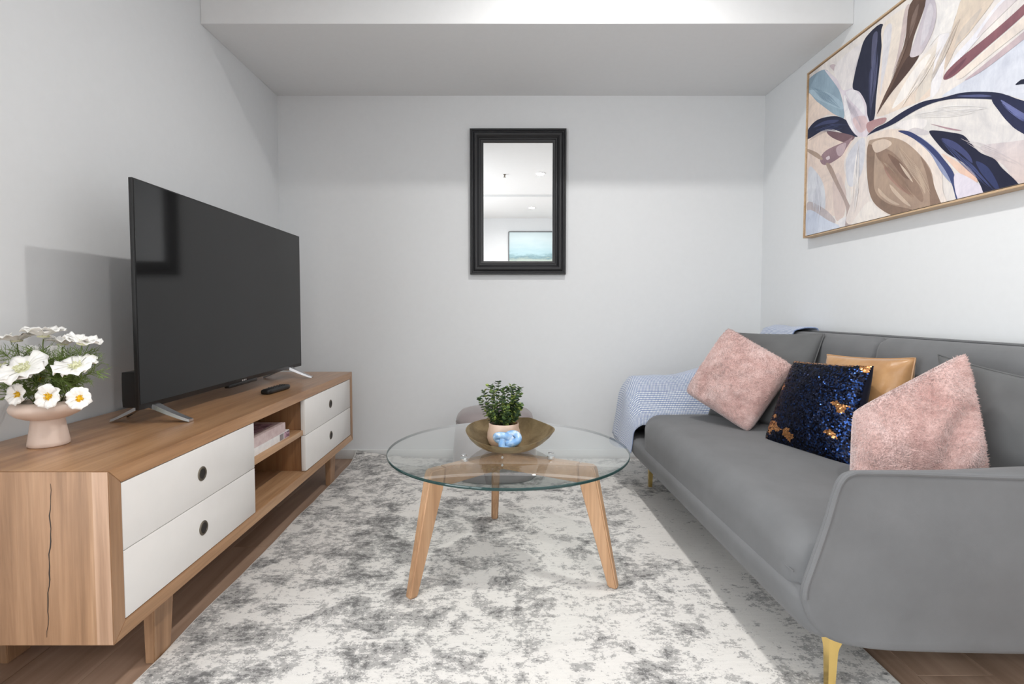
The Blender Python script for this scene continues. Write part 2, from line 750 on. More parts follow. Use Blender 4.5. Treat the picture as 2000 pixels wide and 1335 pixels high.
def catmull(pts, sub=6, closed=True):
    n = len(pts)
    out = []
    rng = range(n) if closed else range(n - 1)
    for i in rng:
        if closed:
            p0, p1, p2, p3 = pts[i - 1], pts[i], pts[(i + 1) % n], pts[(i + 2) % n]
        else:
            p0, p1, p2, p3 = pts[max(i - 1, 0)], pts[i], pts[i + 1], pts[min(i + 2, n - 1)]
        for k in range(sub):
            t = k / sub
            out.append(0.5 * ((2 * p1) + (p2 - p0) * t + (2 * p0 - 5 * p1 + 4 * p2 - p3) * t * t + (3 * p1 - p0 - 3 * p2 + p3) * t ** 3))
    if not closed:
        out.append(pts[-1].copy())
    return out


def ns(p, s, seed=0.0):
    return noise.noise(Vector((p[0] * s + seed, p[1] * s - seed * 0.7, p[2] * s + seed * 1.3)))


# ================================================================== STRUCTURE
T = 0.12
# floor: sub-floor slab with planks as pieces
fl = struct(box_obj('floor', (XL - T, YR - T, -0.12), (XR + T, YB + T, -0.012), 'dark'))
PW = 0.19
plank_cache = {}
x = XL
row = 0
px_edges = []
x0 = -1.2585 * 0.984 - PW * 1      # seam position read near the sideboard
xs = []
xx = x0
while xx > XL:
    xx -= PW
while xx < XR:
    xs.append(xx)
    xx += PW
for i, xa in enumerate(xs):
    a = max(xa, XL)
    b = min(xa + PW, XR)
    if b - a < 0.01:
        continue
    cuts = [YR]
    y = YR + [0.7, 1.5, 1.1, 0.4, 1.8][i % 5]
    while y < YB:
        cuts.append(y)
        y += 1.85
    cuts.append(YB)
    for k in range(len(cuts) - 1):
        w, ln = b - a - 0.001, cuts[k + 1] - cuts[k] - 0.001
        key = (round(w, 4), round(ln, 4))
        if key not in plank_cache:
            o = MB().box((-w / 2, -ln / 2, -0.012), (w / 2, ln / 2, 0), 0.0005, 1).build('floor_plank', 'floor')
            plank_cache[key] = o.data
        else:
            o = bpy.data.objects.new('floor_plank', plank_cache[key])
            col.objects.link(o)
        o.location = ((a + b) / 2, (cuts[k] + cuts[k + 1]) / 2, 0)
        o.parent = fl

# walls
struct(box_obj('wall_back', (XL - T, YB, -0.12), (XR + T, YB + T, ZC + T), 'wall'))
struct(box_obj('wall_right', (XR, YR - T, -0.12), (XR + T, YB, ZC + T), 'wall'))
struct(box_obj('wall_rear', (XL - T, YR - T, -0.12), (XR, YR, ZC + T), 'wall'))
wl = MB()
wl.box((XL - T, YR, -0.12), (XL, WIN[0], ZC + T))
wl.box((XL - T, WIN[1], -0.12), (XL, YB, ZC + T))
wl.box((XL - T, WIN[0], -0.12), (XL, WIN[1], WIN[2]))
wl.box((XL - T, WIN[0], WIN[3]), (XL, WIN[1], ZC + T))
struct(wl.build('wall_left', 'wall', smooth=False))
struct(box_obj('ceiling', (XL - T, YR - T, ZC), (XR + T, YB + T, ZC + 0.1), 'ceil'))
struct(box_obj('trim_1', (XL, YBULK, ZBULK), (XR, YB, ZC), 'ceil', bev=0.002, seg=1))
# shallow step in the ceiling further back in the room (seen in the mirror)
struct(box_obj('trim_2', (XL, YR, ZC - 0.03), (XR, -1.12, ZC), 'ceil'))
# baseboards
BH, BT = 0.058, 0.012
struct(box_obj('baseboard_back', (XL, YB - BT, 0), (XR, YB, BH), 'trimw', bev=0.002))
struct(box_obj('baseboard_left', (XL, WIN[1] + 0.05, 0), (XL + BT, YB - BT, BH), 'trimw', bev=0.002))
struct(box_obj('baseboard_right', (XR - BT, YR, 0), (XR, YB - BT, BH), 'trimw', bev=0.002))
struct(box_obj('baseboard_rear', (XL, YR, 0), (XR - BT, YR + BT, BH), 'trimw', bev=0.002))
# unseen window behind the camera, added to light the room
wn = struct(empty('added_window', (XL - 0.06, (WIN[0] + WIN[1]) / 2, WIN[2])))
fr = MB()
xa, xb = XL - 0.09, XL - 0.03
for (ya, yb, za, zb) in ((WIN[0], WIN[0] + 0.05, WIN[2], WIN[3]), (WIN[1] - 0.05, WIN[1], WIN[2], WIN[3]),
                         (WIN[0] + 0.05, WIN[1] - 0.05, WIN[2], WIN[2] + 0.05), (WIN[0] + 0.05, WIN[1] - 0.05, WIN[3] - 0.05, WIN[3]),
                         (-0.675, -0.625, WIN[2] + 0.05, WIN[3] - 0.05)):
    fr.box((xa, ya, za), (xb, yb, zb), 0.003, 1)
fr.build('added_window_frame', 'black', wn)
for ya, yb in ((WIN[0] + 0.05, -0.675), (-0.625, WIN[1] - 0.05)):
    box_obj('pane', (XL - 0.063, ya, WIN[2] + 0.05), (XL - 0.057, yb, WIN[3] - 0.05), 'pane', wn)

# ================================================================== DOWNLIGHTS
LX = 0.44
LY = [1.856, 0.02, -1.88]
llab = ['round white downlight in the ceiling just before the bulkhead',
        'round white downlight in the middle of the ceiling, upper light in the mirror',
        'round white downlight before the rear wall, lower light in the mirror']
for i, y in enumerate(LY):
    zc = ZC if y > -1.12 else ZC - 0.03
    r = tag(empty('downlight', (LX, y, zc)), llab[i], 'downlight', 'ceiling downlights')
    MB().lathe([(0.046, -0.004), (0.048, -0.007), (0.056, -0.007), (0.060, 0.0), (0.046, 0.0), (0.046, -0.004)], 40, (LX, y, zc)).build('trim_ring', 'trimw', r)
    MB().lathe([(0, -0.003), (0.046, -0.003), (0.046, 0.0), (0, 0.0)], 40, (LX, y, zc)).build('lens', 'lens', r)
    ld = bpy.data.lights.new('lamp_light', 'AREA')
    ld.shape = 'DISK'
    ld.size = 0.085
    ld.spread = math.radians(162)
    ld.energy = LAMP_POWER
    ld.color = (1.0, 0.975, 0.94)
    lo = bpy.data.objects.new('lamp_light', ld)
    lo.location = (0, 0, -0.012)
    lo.parent = r
    col.objects.link(lo)
# sprinkler head
sp = tag(empty('sprinkler_head', (0.01, -0.03, ZC)), 'small dark sprinkler head on the ceiling, shown in the mirror', 'sprinkler')
MB().lathe([(0, 0), (0.016, 0), (0.014, -0.008), (0.006, -0.010), (0.006, -0.03), (0.0, -0.03)], 20, (0.01, -0.03, ZC)).build('body', 'bronze', sp)
MB().lathe([(0, -0.034), (0.015, -0.034), (0.015, -0.031), (0, -0.031)], 20, (0.01, -0.03, ZC)).build('deflector', 'bronze', sp)

# ================================================================== SIDEBOARD (tv console)
CXF, CY0, CY1, CZ0, CZ1 = -0.858, 1.096, 2.880, 0.181, 0.569
CXB = XL + 0.018
BTK = 0.036
con = tag(empty('tv_console', ((CXF + CXB) / 2, (CY0 + CY1) / 2, 0)), 'long low oak tv console with white drawers along the wall', 'console')


def wedge_panel(name, poly, a0, a1, axis, mat, parent):
    """extrude polygon (list of 2d) along axis; used for mitred boards"""
    mb = MB()
    n = len(poly)

    def p3(p, t):
        return (p[0], t, p[1]) if axis == 'y' else (t, p[0], p[1])
    vs = [p3(p, a0) for p in poly] + [p3(p, a1) for p in poly]
    fs = [list(range(n))[::-1], list(range(n, 2 * n))] + [[i, (i + 1) % n, n + (i + 1) % n, n + i] for i in range(n)]
    mb.faces(vs, fs)
    es = list(mb.bm.edges)
    bmesh.ops.bevel(mb.bm, geom=es, offset=0.0011, segments=2, affect='EDGES')
    return mb.build(name, mat, parent, angle=50)


# mitred case: boards are trapezoids in the (y, z) plane, extruded in x
g = 0.0004
wedge_panel('top_panel', [(CY0, CZ1), (CY1, CZ1), (CY1 - BTK, CZ1 - BTK), (CY0 + BTK, CZ1 - BTK)], CXB, CXF, 'x', 'oak_top', con)
wedge_panel('bottom_panel', [(CY0, CZ0), (CY0 + BTK, CZ0 + BTK), (CY1 - BTK, CZ0 + BTK), (CY1, CZ0)], CXB, CXF, 'x', 'oak_y', con)
for nm, yy, s in (('side_panel', CY0, 1), ('side_panel', CY1, -1)):
    e = wedge_panel(nm, [(yy, CZ0 + g), (yy + s * BTK, CZ0 + BTK), (yy + s * BTK, CZ1 - BTK), (yy, CZ1 - g)], CXB, CXF, 'x', 'oak_z', con)
    if s > 0:
        box_obj('edge_lipping', (CXF - 0.036, CY0 - 0.0007, CZ0 + 0.002), (CXF - 0.0015, CY0 + 0.002, CZ1 - 0.002), 'oak_lip', e)
        # natural check running down the end board
        cr = MB()
        pts = []
        for k in range(25):
            t = k / 24
            px_ = 98.5 - 9.5 * max(0, t - 0.35) + 1.2 * math.sin(t * 23) + 0.8 * math.sin(t * 51)
            p = onY(px_, 944 + t * 300, CY0)
            w = 0.0008 * (1 - abs(2 * t - 1) ** 3) + 0.00015
            w *= 0.6 + 0.8 * abs(math.sin(t * 17 + 1))
            pts.append((p, w))
        vs, fs = [], []
        for p, w in pts:
            vs += [(p.x - w, CY0 - 0.0005, p.z), (p.x + w, CY0 - 0.0005, p.z), (p.x + w, CY0 + 0.0008, p.z), (p.x - w, CY0 + 0.0008, p.z)]
        for k in range(len(pts) - 1):
            a = 4 * k
            for q in range(4):
                fs.append([a + q, a + (q + 1) % 4, a + 4 + (q + 1) % 4, a + 4 + q])
        cr.faces(vs, fs)
        tag(cr.build('timber_check', 'dark', e), 'dark natural split in the end board')
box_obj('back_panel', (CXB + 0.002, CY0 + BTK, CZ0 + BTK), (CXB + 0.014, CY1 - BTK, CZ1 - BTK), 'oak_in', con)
YD1, YD2 = 1.744, 2.196          # inner edges of the drawer banks
for a, b in ((YD1 - 0.026, YD1 - 0.002), (YD2 + 0.008, YD2 + 0.032)):
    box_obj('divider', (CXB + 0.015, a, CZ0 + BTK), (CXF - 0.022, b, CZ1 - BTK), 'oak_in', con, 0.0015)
zs = 0.398
box_obj('shelf', (CXB + 0.015, YD1 - 0.001, zs - 0.022), (CXF - 0.012, YD2 + 0.007, zs), 'oak_y', con, 0.002)
zmid = (CZ0 + CZ1) / 2
for (ya, yb) in ((CY0 + BTK - 0.004, YD1), (YD2, CY1 - BTK + 0.018)):
    if yb > CY1 - BTK:
        yb = CY1 - BTK - 0.0015
    for (za, zb) in ((zmid + 0.001, CZ1 - BTK - 0.002), (CZ0 + BTK + 0.002, zmid - 0.001)):
        ya2 = max(ya, CY0 + BTK + 0.0015)
        d = box_obj('drawer', (CXF - 0.021, ya2, za), (CXF - 0.001, yb, zb), 'drawer', con, 0.0018)
        yc, zc = (ya2 + yb) / 2, (za + zb) / 2
        ring = MB()
        ring.lathe([(0.0135, 0.0), (0.0145, 0.0025), (0.0185, 0.0028), (0.0205, 0.001), (0.0205, -0.003), (0.0135, -0.003), (0.0135, 0.0)], 32)
        for v in ring.bm.verts:
            v.co = Vector((CXF - 0.001 + v.co.z, yc + v.co.x, zc + v.co.y))
        ring.build('finger_pull', 'bronze', d)
        rec = MB()
        rec.lathe([(0, -0.0008), (0.008, -0.0004), (0.0135, 0.0008), (0.0135, -0.002), (0, -0.002)], 28)
        for v in rec.bm.verts:
            v.co = Vector((CXF + 0.0004 + v.co.z, yc + v.co.x, zc + v.co.y))
        rec.build('pull_recess', 'dark', d)
# legs: wide slab legs leaning slightly
for yy, sg in ((1.292, 1), (2.640, -1)):
    for xx, si in ((-0.908, 1), (CXB + 0.028, -1)):
        mb = MB()
        wx, wy = 0.024, 0.078
        top, bot = [], []
        x1 = xx
        x2 = xx - si * wx
        ya, yb = (yy, yy + wy) if sg > 0 else (yy, yy + wy)
        vs = [(x1 + si * 0.0, ya, 0), (x1, yb - 0.012, 0), (x2, yb - 0.012, 0), (x2, ya, 0),
              (x1 + si * 0.006, ya - 0.004, CZ0), (x1 + si * 0.006, yb, CZ0), (x2 - si * 0.0, yb, CZ0), (x2, ya - 0.004, CZ0)]
        mb.faces(vs, [[0, 1, 2, 3], [4, 5, 6, 7], [0, 1, 5, 4], [1, 2, 6, 5], [2, 3, 7, 6], [3, 0, 4, 7]])
        bmesh.ops.bevel(mb.bm, geom=mb.bm.edges[:], offset=0.002, segments=2, affect='EDGES')
        mb.build('leg', 'oak_z', con)

# ================================================================== BOOKS on the shelf
b1 = tag(empty('magazine', (-0.99, 1.94, zs)), 'white softcover book with plum pictures on its spine, lower of the stack', 'book', 'books on the console shelf')
xf = CXF - 0.028
y0b, y1b = 1.765, 2.095
MB().box((xf - 0.235, y0b, zs), (xf, y1b, zs + 0.0015), 0.0003, 1).box((xf - 0.235, y0b, zs + 0.0265), (xf, y1b, zs + 0.028), 0.0003, 1).box((xf - 0.0012, y0b, zs + 0.0015), (xf, y1b, zs + 0.0265)).build('cover', 'bookwhite', b1)
box_obj('pages', (xf - 0.231, y0b + 0.003, zs + 0.0015), (xf - 0.0012, y1b - 0.003, zs + 0.0265), 'paper', b1)
for (ya, yb, mt) in ((2.045, y1b, 'bookplum'), (2.005, 2.04, 'bookgrey'), (1.775, 1.79, 'bookgrey')):
    box_obj('spine_print', (xf, ya, zs + 0.002), (xf + 0.0004, yb, zs + 0.026), mt, b1)
z2 = zs + 0.028
b2 = tag(empty('magazine', (-0.99, 1.93, z2)), 'dusty pink hardcover book lying on top of the white book', 'book', 'books on the console shelf')
y0b, y1b = 1.770, 2.062
xf2 = xf - 0.002
MB().box((xf2 - 0.225, y0b, z2), (xf2, y1b, z2 + 0.0025), 0.0005, 1).box((xf2 - 0.225, y0b, z2 + 0.0345), (xf2, y1b, z2 + 0.037), 0.0005, 1).box((xf2 - 0.002, y0b, z2 + 0.0025), (xf2, y1b, z2 + 0.0345)).build('cover', 'bookpink', b2)
box_obj('pages', (xf2 - 0.22, y0b + 0.004, z2 + 0.0025), (xf2 - 0.002, y1b - 0.004, z2 + 0.0345), 'paper', b2)
box_obj('spine_print', (xf2, 1.776, z2 + 0.006), (xf2 + 0.0004, 1.795, z2 + 0.031), 'bookgrey', b2)
box_obj('cover_print', (xf2 - 0.2, 1.80, z2 + 0.037), (xf2 - 0.03, 2.03, z2 + 0.0374), 'bookplum', b2)

# ================================================================== TELEVISION
TX, TY0, TY1, TZ0, TZ1 = -1.09, 1.519, 2.748, 0.618, 1.308
tv = tag(empty('television', (TX - 0.02, (TY0 + TY1) / 2, CZ1)), 'large flat black television on silver feet standing on the console', 'television')
box_obj('panel', (TX - 0.012, TY0, TZ0), (TX, TY1, TZ1), 'tvblack', tv, 0.0015)
box_obj('screen', (TX - 0.0005, TY0 + 0.004, TZ0 + 0.016), (TX + 0.0012, TY1 - 0.004, TZ1 - 0.004), 'screen', tv, 0.0004, 1)
hs = MB().soft((TX - 0.062, TY0 + 0.012, TZ0 + 0.004), (TX - 0.012, TY1 - 0.012, TZ0 + 0.115), 0.006, 4)
hs.soft((TX - 0.052, TY0 + 0.22, TZ0 + 0.11), (TX - 0.012, TY1 - 0.22, TZ0 + 0.42), 0.012, 4)
hs.build('rear_housing', 'tvblack', tv)
MB().box((TX - 0.02, 2.02, TZ0 - 0.012), (TX + 0.003, 2.25, TZ0 + 0.004), 0.004).build('sensor_bar', 'tvblack', tv)
lg = MB()
for k, w in ((0, 0.010), (1, 0.010), (2, 0.008)):
    lg.box((TX + 0.0011, 2.118 + k * 0.014, TZ0 + 0.0045), (TX + 0.0018, 2.118 + k * 0.014 + w, TZ0 + 0.0105))
tag(lg.build('maker_mark', 'chrome', tv), 'tiny silver mark on the lower bezel')
for yc in (1.592, 2.610):
    ft = MB()
    for s in (1, -1):
        pts = []
        for k in range(9):
            t = k / 8
            xx = TX - 0.02 + s * (0.012 + (0.118 if s > 0 else 0.105) * t)
            zz = CZ1 + 0.048 * (1 - t) ** 1.15 + 0.0035
            pts.append((xx, zz, 0.021 - 0.008 * t, 0.010 - 0.005 * t))
        vs, fs = [], []
        for (xx, zz, w, h) in pts:
            vs += [(xx, yc - w, zz - h * 0.4), (xx, yc + w, zz - h * 0.4), (xx, yc + w * 0.75, zz + h), (xx, yc - w * 0.75, zz + h)]
        for k in range(8):
            a = 4 * k
            for q in range(4):
                fs.append([a + q, a + (q + 1) % 4, a + 4 + (q + 1) % 4, a + 4 + q])
        fs += [[3, 2, 1, 0], [32, 33, 34, 35]]
        ft.faces(vs, fs)
    ft.box((TX - 0.038, yc - 0.014, CZ1 + 0.040), (TX - 0.004, yc + 0.014, TZ0 + 0.012), 0.002)
    for v in ft.bm.verts:
        if v.co.z < CZ1 + 0.0002:
            v.co.z = CZ1 + 0.0002
    ft.build('foot', 'chrome', tv)
cb = catmull([Vector((TX - 0.05, 1.66, TZ0 + 0.03)), Vector((TX - 0.09, 1.64, TZ0 - 0.02)), Vector((TX - 0.14, 1.66, CZ1 + 0.004)), Vector((TX - 0.20, 1.76, CZ1 + 0.004)), Vector((TX - 0.22, 1.95, CZ1 + 0.004))], 6, False)
tag(MB().tube(cb, 0.003, 8).build('power_cord', 'tvblack', tv), 'thin black cord behind the screen')

# remote
p0 = onZ(513, 770, CZ1)
rm = tag(empty('remote_control', (p0.x, p0.y, CZ1)), 'slim black remote control lying on the console top', 'remote')
q0, q1 = onZ(517, 771, CZ1), onZ(561, 758, CZ1)
dr = (q1 - q0)
L = 0.175
dr.normalize()
nr = Vector((-dr.y, dr.x, 0))


def place(v):
    return q0 + dr * (v.x * 1.0) + nr * v.y + Vector((0, 0, v.z))


rb = MB().soft((0, -0.021, 0.0), (L, 0.022, 0.022), (0.012, 0.012, 0.008), 8)
for v in rb.bm.verts:
    v.co = place(v.co)
rb.build('body', 'tvblack', rm)
for k in range(5):
    for s in (-1, 0, 1):
        bt = MB().lathe([(0, 0.002), (0.003, 0.0018), (0.0038, 0.0), (0, 0)], 10)
        for v in bt.bm.verts:
            v.co = place(Vector((0.05 + k * 0.022 + v.co.x, s * 0.011 + v.co.y, 0.0218 + v.co.z)))
        bt.build('button', 'black', rm)

# ================================================================== VASE AND POPPIES
vb = onZ(96, 874, CZ1)
VK = 0.82          # size factor of the vase
VX, VY, VZ = vb.x * (vb.y + 0.03) / vb.y, vb.y + 0.03, CZ1
VS = VY / 1000.0
vase = tag(empty('pedestal_vase', (VX, VY, VZ)), 'pale pink ceramic pedestal bowl vase on the console', 'vase')
MB().lathe([(r_ * VK, z_ * 0.985) for r_, z_ in [(0, 0.0), (0.050, 0.0), (0.0535, 0.003), (0.0525, 0.012), (0.047, 0.040), (0.0425, 0.066), (0.043, 0.0705),
            (0.058, 0.074), (0.078, 0.082), (0.091, 0.094), (0.0935, 0.102), (0.090, 0.110), (0.080, 0.117), (0.072, 0.119),
            (0.069, 0.117), (0.074, 0.108), (0.070, 0.096), (0.04, 0.086), (0, 0.084)]], 56, (VX, VY, VZ)).build('body', 'vase', vase, angle=60)
MB().lathe([(0, 0.105), (0.050, 0.104), (0.056, 0.104), (0.050, 0.098), (0, 0.097)], 32, (VX, VY, VZ)).build('floral_foam', 'stem', vase)


def basis(nrm):
    n = Vector(nrm).normalized()
    u = n.cross(Vector((0, 0, 1)))
    if u.length < 0.05:
        u = Vector((1, 0, 0))
    u.normalize()
    return u, n.cross(u), n


def poppy(px, py, dep, nrm, R, cup, label, group, seed, center=1):
    c = onY(px, py, VY + dep)
    u, w, n = basis(nrm)
    root = tag(empty('poppy', c), label, 'flower', group)
    rnd = random.Random(seed)
    base = rnd.random() * 6.28
    npet = 6
    for k in range(npet):
        a0 = base + k * 2 * math.pi / npet
        tilt = rnd.uniform(-0.05, 0.05)
        lay = 0.0012 * (k % 2)
        s1, s2 = rnd.random() * 6, rnd.random() * 6
        mb = MB()

        def pt(i, j):
            r = i
            ang = (j - 0.5) * 1.75
            shape = (1.0 - 0.16 * abs(2 * j - 1) ** 2.5)
            rr = R * r * shape
            rf = 1 + 0.05 * math.sin(j * 17 + s1) * r
            a = a0 + ang * (0.35 + 0.65 * r ** 0.5)
            z = R * (cup * math.sin(r * 1.75) * (0.4 + 0.6 * r) + tilt * r) + R * 0.10 * r * r * math.sin(j * 13 + s1) + R * 0.05 * r ** 3 * math.sin(j * 29 + s2) + lay
            z -= R * 0.22 * max(0, r - 0.72) * (1.2 + math.sin(j * 9 + s2))
            q = (u * math.cos(a) + w * math.sin(a)) * rr * rf + n * z
            return c + q
        mb.grid(pt, 7, 12)
        o = mb.build('petal', 'petal', root, angle=180)
        sol = o.modifiers.new('thickness', 'SOLIDIFY')
        sol.thickness = 0.0006
    if center:
        mb = MB()
        mb.lathe([(0, R * 0.22), (R * 0.10, R * 0.2), (R * 0.17, R * 0.1), (R * 0.30, R * 0.06), (R * 0.28, 0.0)], 14)
        for k in range(34):
            a = rnd.random() * 6.28
            r0 = R * rnd.uniform(0.10, 0.16)
            r1 = R * rnd.uniform(0.18, 0.33)
            h = R * rnd.uniform(0.14, 0.26)
            mb.tube([(r0 * math.cos(a), r0 * math.sin(a), R * 0.04), (r1 * math.cos(a), r1 * math.sin(a), h)], [R * 0.014, R * 0.035], 5)
        for v in mb.bm.verts:
            q = v.co.copy()
            v.co = c + u * q.x + w * q.y + n * (q.z + 0.001)
        mb.build('stamens', 'yellow' if center == 1 else 'palestamen', root)
    # stem down into the vase
    foot = Vector((VX + rnd.uniform(-0.025, 0.025), VY + rnd.uniform(-0.025, 0.025), VZ + 0.1045))
    d = c - n * 0.004
    m1 = d - n * 0.03
    m2 = (m1 + foot) / 2 + Vector((0, 0, -0.004))
    m1.z = max(m1.z, VZ + 0.125)
    m2.z = max(m2.z, VZ + 0.122)
    MB().tube(catmull([d, m1, m2, foot], 5, False), 0.0014, 6).build('stem', 'stem', root)
    return root


poppy(85, 659, 0.00, (0.05, 0.02, 1), 0.046, 0.55, 'highest white poppy at the crown of the bouquet', 'tall white poppies', 1, 2)
poppy(33, 668, 0.02, (-0.15, 0.0, 1), 0.044, 0.45, 'tall white poppy held level on the side away from the television', 'tall white poppies', 2, 2)
poppy(122, 674, 0.045, (0.1, 0.02, 1), 0.042, 0.50, 'tall white poppy just beside the highest bloom', 'tall white poppies', 3, 2)
poppy(160, 673, -0.02, (0.28, 0.0, 1), 0.040, 0.50, 'tall white poppy with drooping petal nearest the television', 'tall white poppies', 4, 2)
poppy(104, 697, 0.075, (0.3, -0.8, 0.6), 0.032, 0.30, 'white poppy in the shade behind the taller heads', None, 5, 0)
poppy(58, 694, 0.085, (-0.2, -0.6, 0.6), 0.030, 0.30, 'white poppy low between the tall stems at the back of the vase', None, 15, 0)
poppy(46, 722, -0.070, (-0.05, -0.72, 1), 0.055, 0.22, 'largest white poppy, wide open over the bowl', None, 6, 2)
poppy(6, 718, 0.0, (-0.4, -0.4, 1), 0.042, 0.18, 'white poppy half hidden behind the largest bloom', None, 12, 2)
poppy(149, 717, -0.045, (0.06, -0.52, 1), 0.047, 0.26, 'wide white poppy with pale centre leaning towards the television', None, 7, 2)
poppy(82, 742, -0.02, (0.1, -0.9, 0.35), 0.030, 0.45, 'half hidden white poppy with yellow centre among the green sprigs', None, 8)
poppy(38, 770, -0.072, (-0.15, -1, 0.18), 0.027, 0.42, 'small cupped white poppy with yellow eye, rim of the vase away from the television', None, 9)
poppy(97, 774, -0.084, (0.05, -1, 0.15), 0.030, 0.30, 'small front-facing white poppy with yellow eye in the middle of the vase rim', None, 10)
poppy(157, 777, -0.064, (0.25, -1, 0.12), 0.028, 0.30, 'small front-facing white poppy with yellow eye on the television side of the rim', None, 11)


def sprig(seed, tip, spread):
    rnd = random.Random(seed)
    foot = Vector((VX + rnd.uniform(-0.03, 0.03), VY + rnd.uniform(-0.03, 0.03), VZ + 0.104))
    tip = Vector(tip)
    midp = (foot + tip) / 2 + Vector((0, 0, 0.025))
    path = catmull([foot, foot + (midp - foot) * 0.5 + Vector((0, 0, 0.014)), midp, tip], 5, False)
    root = tag(empty('foliage_sprig', foot), 'feathery green foliage sprig in the pink vase', 'foliage', 'feathery sprigs in the vase')
    MB().tube(path, [0.0014 - 0.0009 * i / (len(path) - 1) for i in range(len(path))], 5).build('stem', 'stem', root)
    mb = MB()
    n = len(path)
    for i in range(4, n):
        for k in range(5):
            p = path[i]
            t = (path[min(i + 1, n - 1)] - path[i - 1]).normalized()
            a = rnd.random() * 6.28
            u, w, _ = basis(t)
            d = (t * 0.75 + (u * math.cos(a) + w * math.sin(a))).normalized()
            ln = spread * rnd.uniform(0.6, 1.1)
            e = p + d * ln
            mb.tube([p, p + d * ln * 0.5, e], [0.0008, 0.0006, 0.0003], 4)
            for q in range(4):
                s = p + d * ln * (0.25 + 0.2 * q)
                d2 = (d + Vector((rnd.uniform(-1, 1), rnd.uniform(-1, 1), rnd.uniform(-0.6, 1))) * 0.8).normalized()
                mb.tube([s, s + d2 * ln * 0.42], [0.0007, 0.0003], 3)
    for v in mb.bm.verts:
        rr = math.hypot(v.co.x - VX, v.co.y - VY)
        if rr < 0.10 and v.co.z < VZ + 0.122:
            v.co.z = VZ + 0.122
    o = mb.build('leaflets', 'green', root)
    o['kind'] = 'stuff'


for i, (px, py, dep, s) in enumerate([(10, 690, 0.0, 0.034), (45, 690, 0.02, 0.034), (75, 690, 0.0, 0.034), (120, 700, -0.02, 0.032),
                                      (165, 690, 0.0, 0.036), (180, 705, 0.02, 0.036), (188, 725, -0.03, 0.032), (10, 750, -0.03, 0.034),
                                      (120, 740, -0.05, 0.032), (70, 745, -0.04, 0.03), (30, 745, -0.05, 0.032), (130, 755, -0.04, 0.03),
                                      (105, 725, -0.02, 0.034), (112, 738, -0.03, 0.034), (98, 700, 0.0, 0.034), (60, 705, 0.02, 0.034), (135, 690, 0.01, 0.034), (122, 722, -0.01, 0.036), (20, 770, -0.03, 0.03), (60, 765, -0.02, 0.03), (90, 712, 0.03, 0.034), (150, 742, 0.0, 0.034), (118, 765, -0.02, 0.026)]):
    sprig(100 + i, onY(px, py, VY + dep), s)

# ================================================================== RUG
RX0, RX1, RY0, RY1 = -0.900, 0.965, 0.30, 3.10
RT = 0.009
rug = tag(empty('area_rug', ((RX0 + RX1) / 2, (RY0 + RY1) / 2, 0)), 'grey and white distressed area rug under the glass table', 'rug')
NU, NV = 90, 130


def rugz(x, y):
    # far corner by the console curls up against the skirting
    k = max(0.0, 1 - math.hypot((x - RX0) / 0.55, (y - RY1) / 0.16))
    return 0.05 * k * k


def rug_top(i, j):
    x = RX0 + (RX1 - RX0) * i
    y = RY0 + (RY1 - RY0) * j
    wob = 0.007 * math.sin(y * 5.1) + 0.004 * math.sin(y * 13.0 + 1)
    wob = wob * (1 - i) ** 6
    return Vector((x - abs(wob) * 0.6, y, RT + rugz(x, y) + 0.0006 * ns((x, y, 0), 9)))


rt = MB()
vs = rt.grid(rug_top, NU, NV)
bd = [vs[i][0] for i in range(NU + 1)] + [vs[NU][j] for j in range(1, NV + 1)] + [vs[i][NV] for i in range(NU - 1, -1, -1)] + [vs[0][j] for j in range(NV - 1, 0, -1)]
lo_ = [rt.bm.verts.new((v.co.x, v.co.y, v.co.z - RT + 0.0004)) for v in bd]
for k in range(len(bd)):
    k2 = (k + 1) % len(bd)
    rt.bm.faces.new([bd[k], bd[k2], lo_[k2], lo_[k]])
rt.bm.faces.new(lo_)
rt.build('pile', 'rug', rug, angle=60)
pts = []
for k in range(0, len(bd)):
    pass
edge_pts = []
for j in range(NV + 1):
    p = rug_top(0, j / NV)
    edge_pts.append(Vector((p.x - 0.001, p.y, p.z - 0.004)))
MB().tube(edge_pts, 0.0042, 6).build('edge_binding', 'underlay', rug)
edge_pts = []
for j in range(NV + 1):
    p = rug_top(1, j / NV)
    edge_pts.append(Vector((p.x + 0.001, p.y, p.z - 0.004)))
MB().tube(edge_pts, 0.0042, 6).build('edge_binding', 'underlay', rug)

# ================================================================== GLASS COFFEE TABLE
TC = Vector((0.015, 1.826, 0))
TZ, TR, GT = 0.425, 0.428, 0.009
tab = tag(empty('coffee_table', (TC.x, TC.y, RT)), 'round glass coffee table on three slanted oak legs', 'table')
gl = MB()
SEG = 128
prof = [(0, TZ), (TR - 0.0025, TZ), (TR - 0.0008, TZ - 0.0008), (TR, TZ - 0.0025), (TR, TZ - GT + 0.0025), (TR - 0.0008, TZ - GT + 0.0008), (TR - 0.0025, TZ - GT), (0, TZ - GT)]
gl.lathe(prof, SEG, TC)
for f in gl.bm.faces:
    zs_ = f.calc_center_median().z
    r_ = max((Vector((v.co.x, v.co.y, 0)) - TC).length for v in f.verts)
    rmin = min((Vector((v.co.x, v.co.y, 0)) - TC).length for v in f.verts)
    f.material_index = 1 if rmin > TR - 0.004 else 0
gl.build('glass_top', ['glass', 'edge'], tab, angle=30)
feet = [onZ(803, 1166, RT), onZ(1199, 1146, RT), onZ(966, 1011, RT)]
BTOP = TZ - GT - 0.012       # top of the beams
BH_ = 0.062
hub = Vector((TC.x - 0.02, TC.y + 0.015, 0))
leg_dirs = []
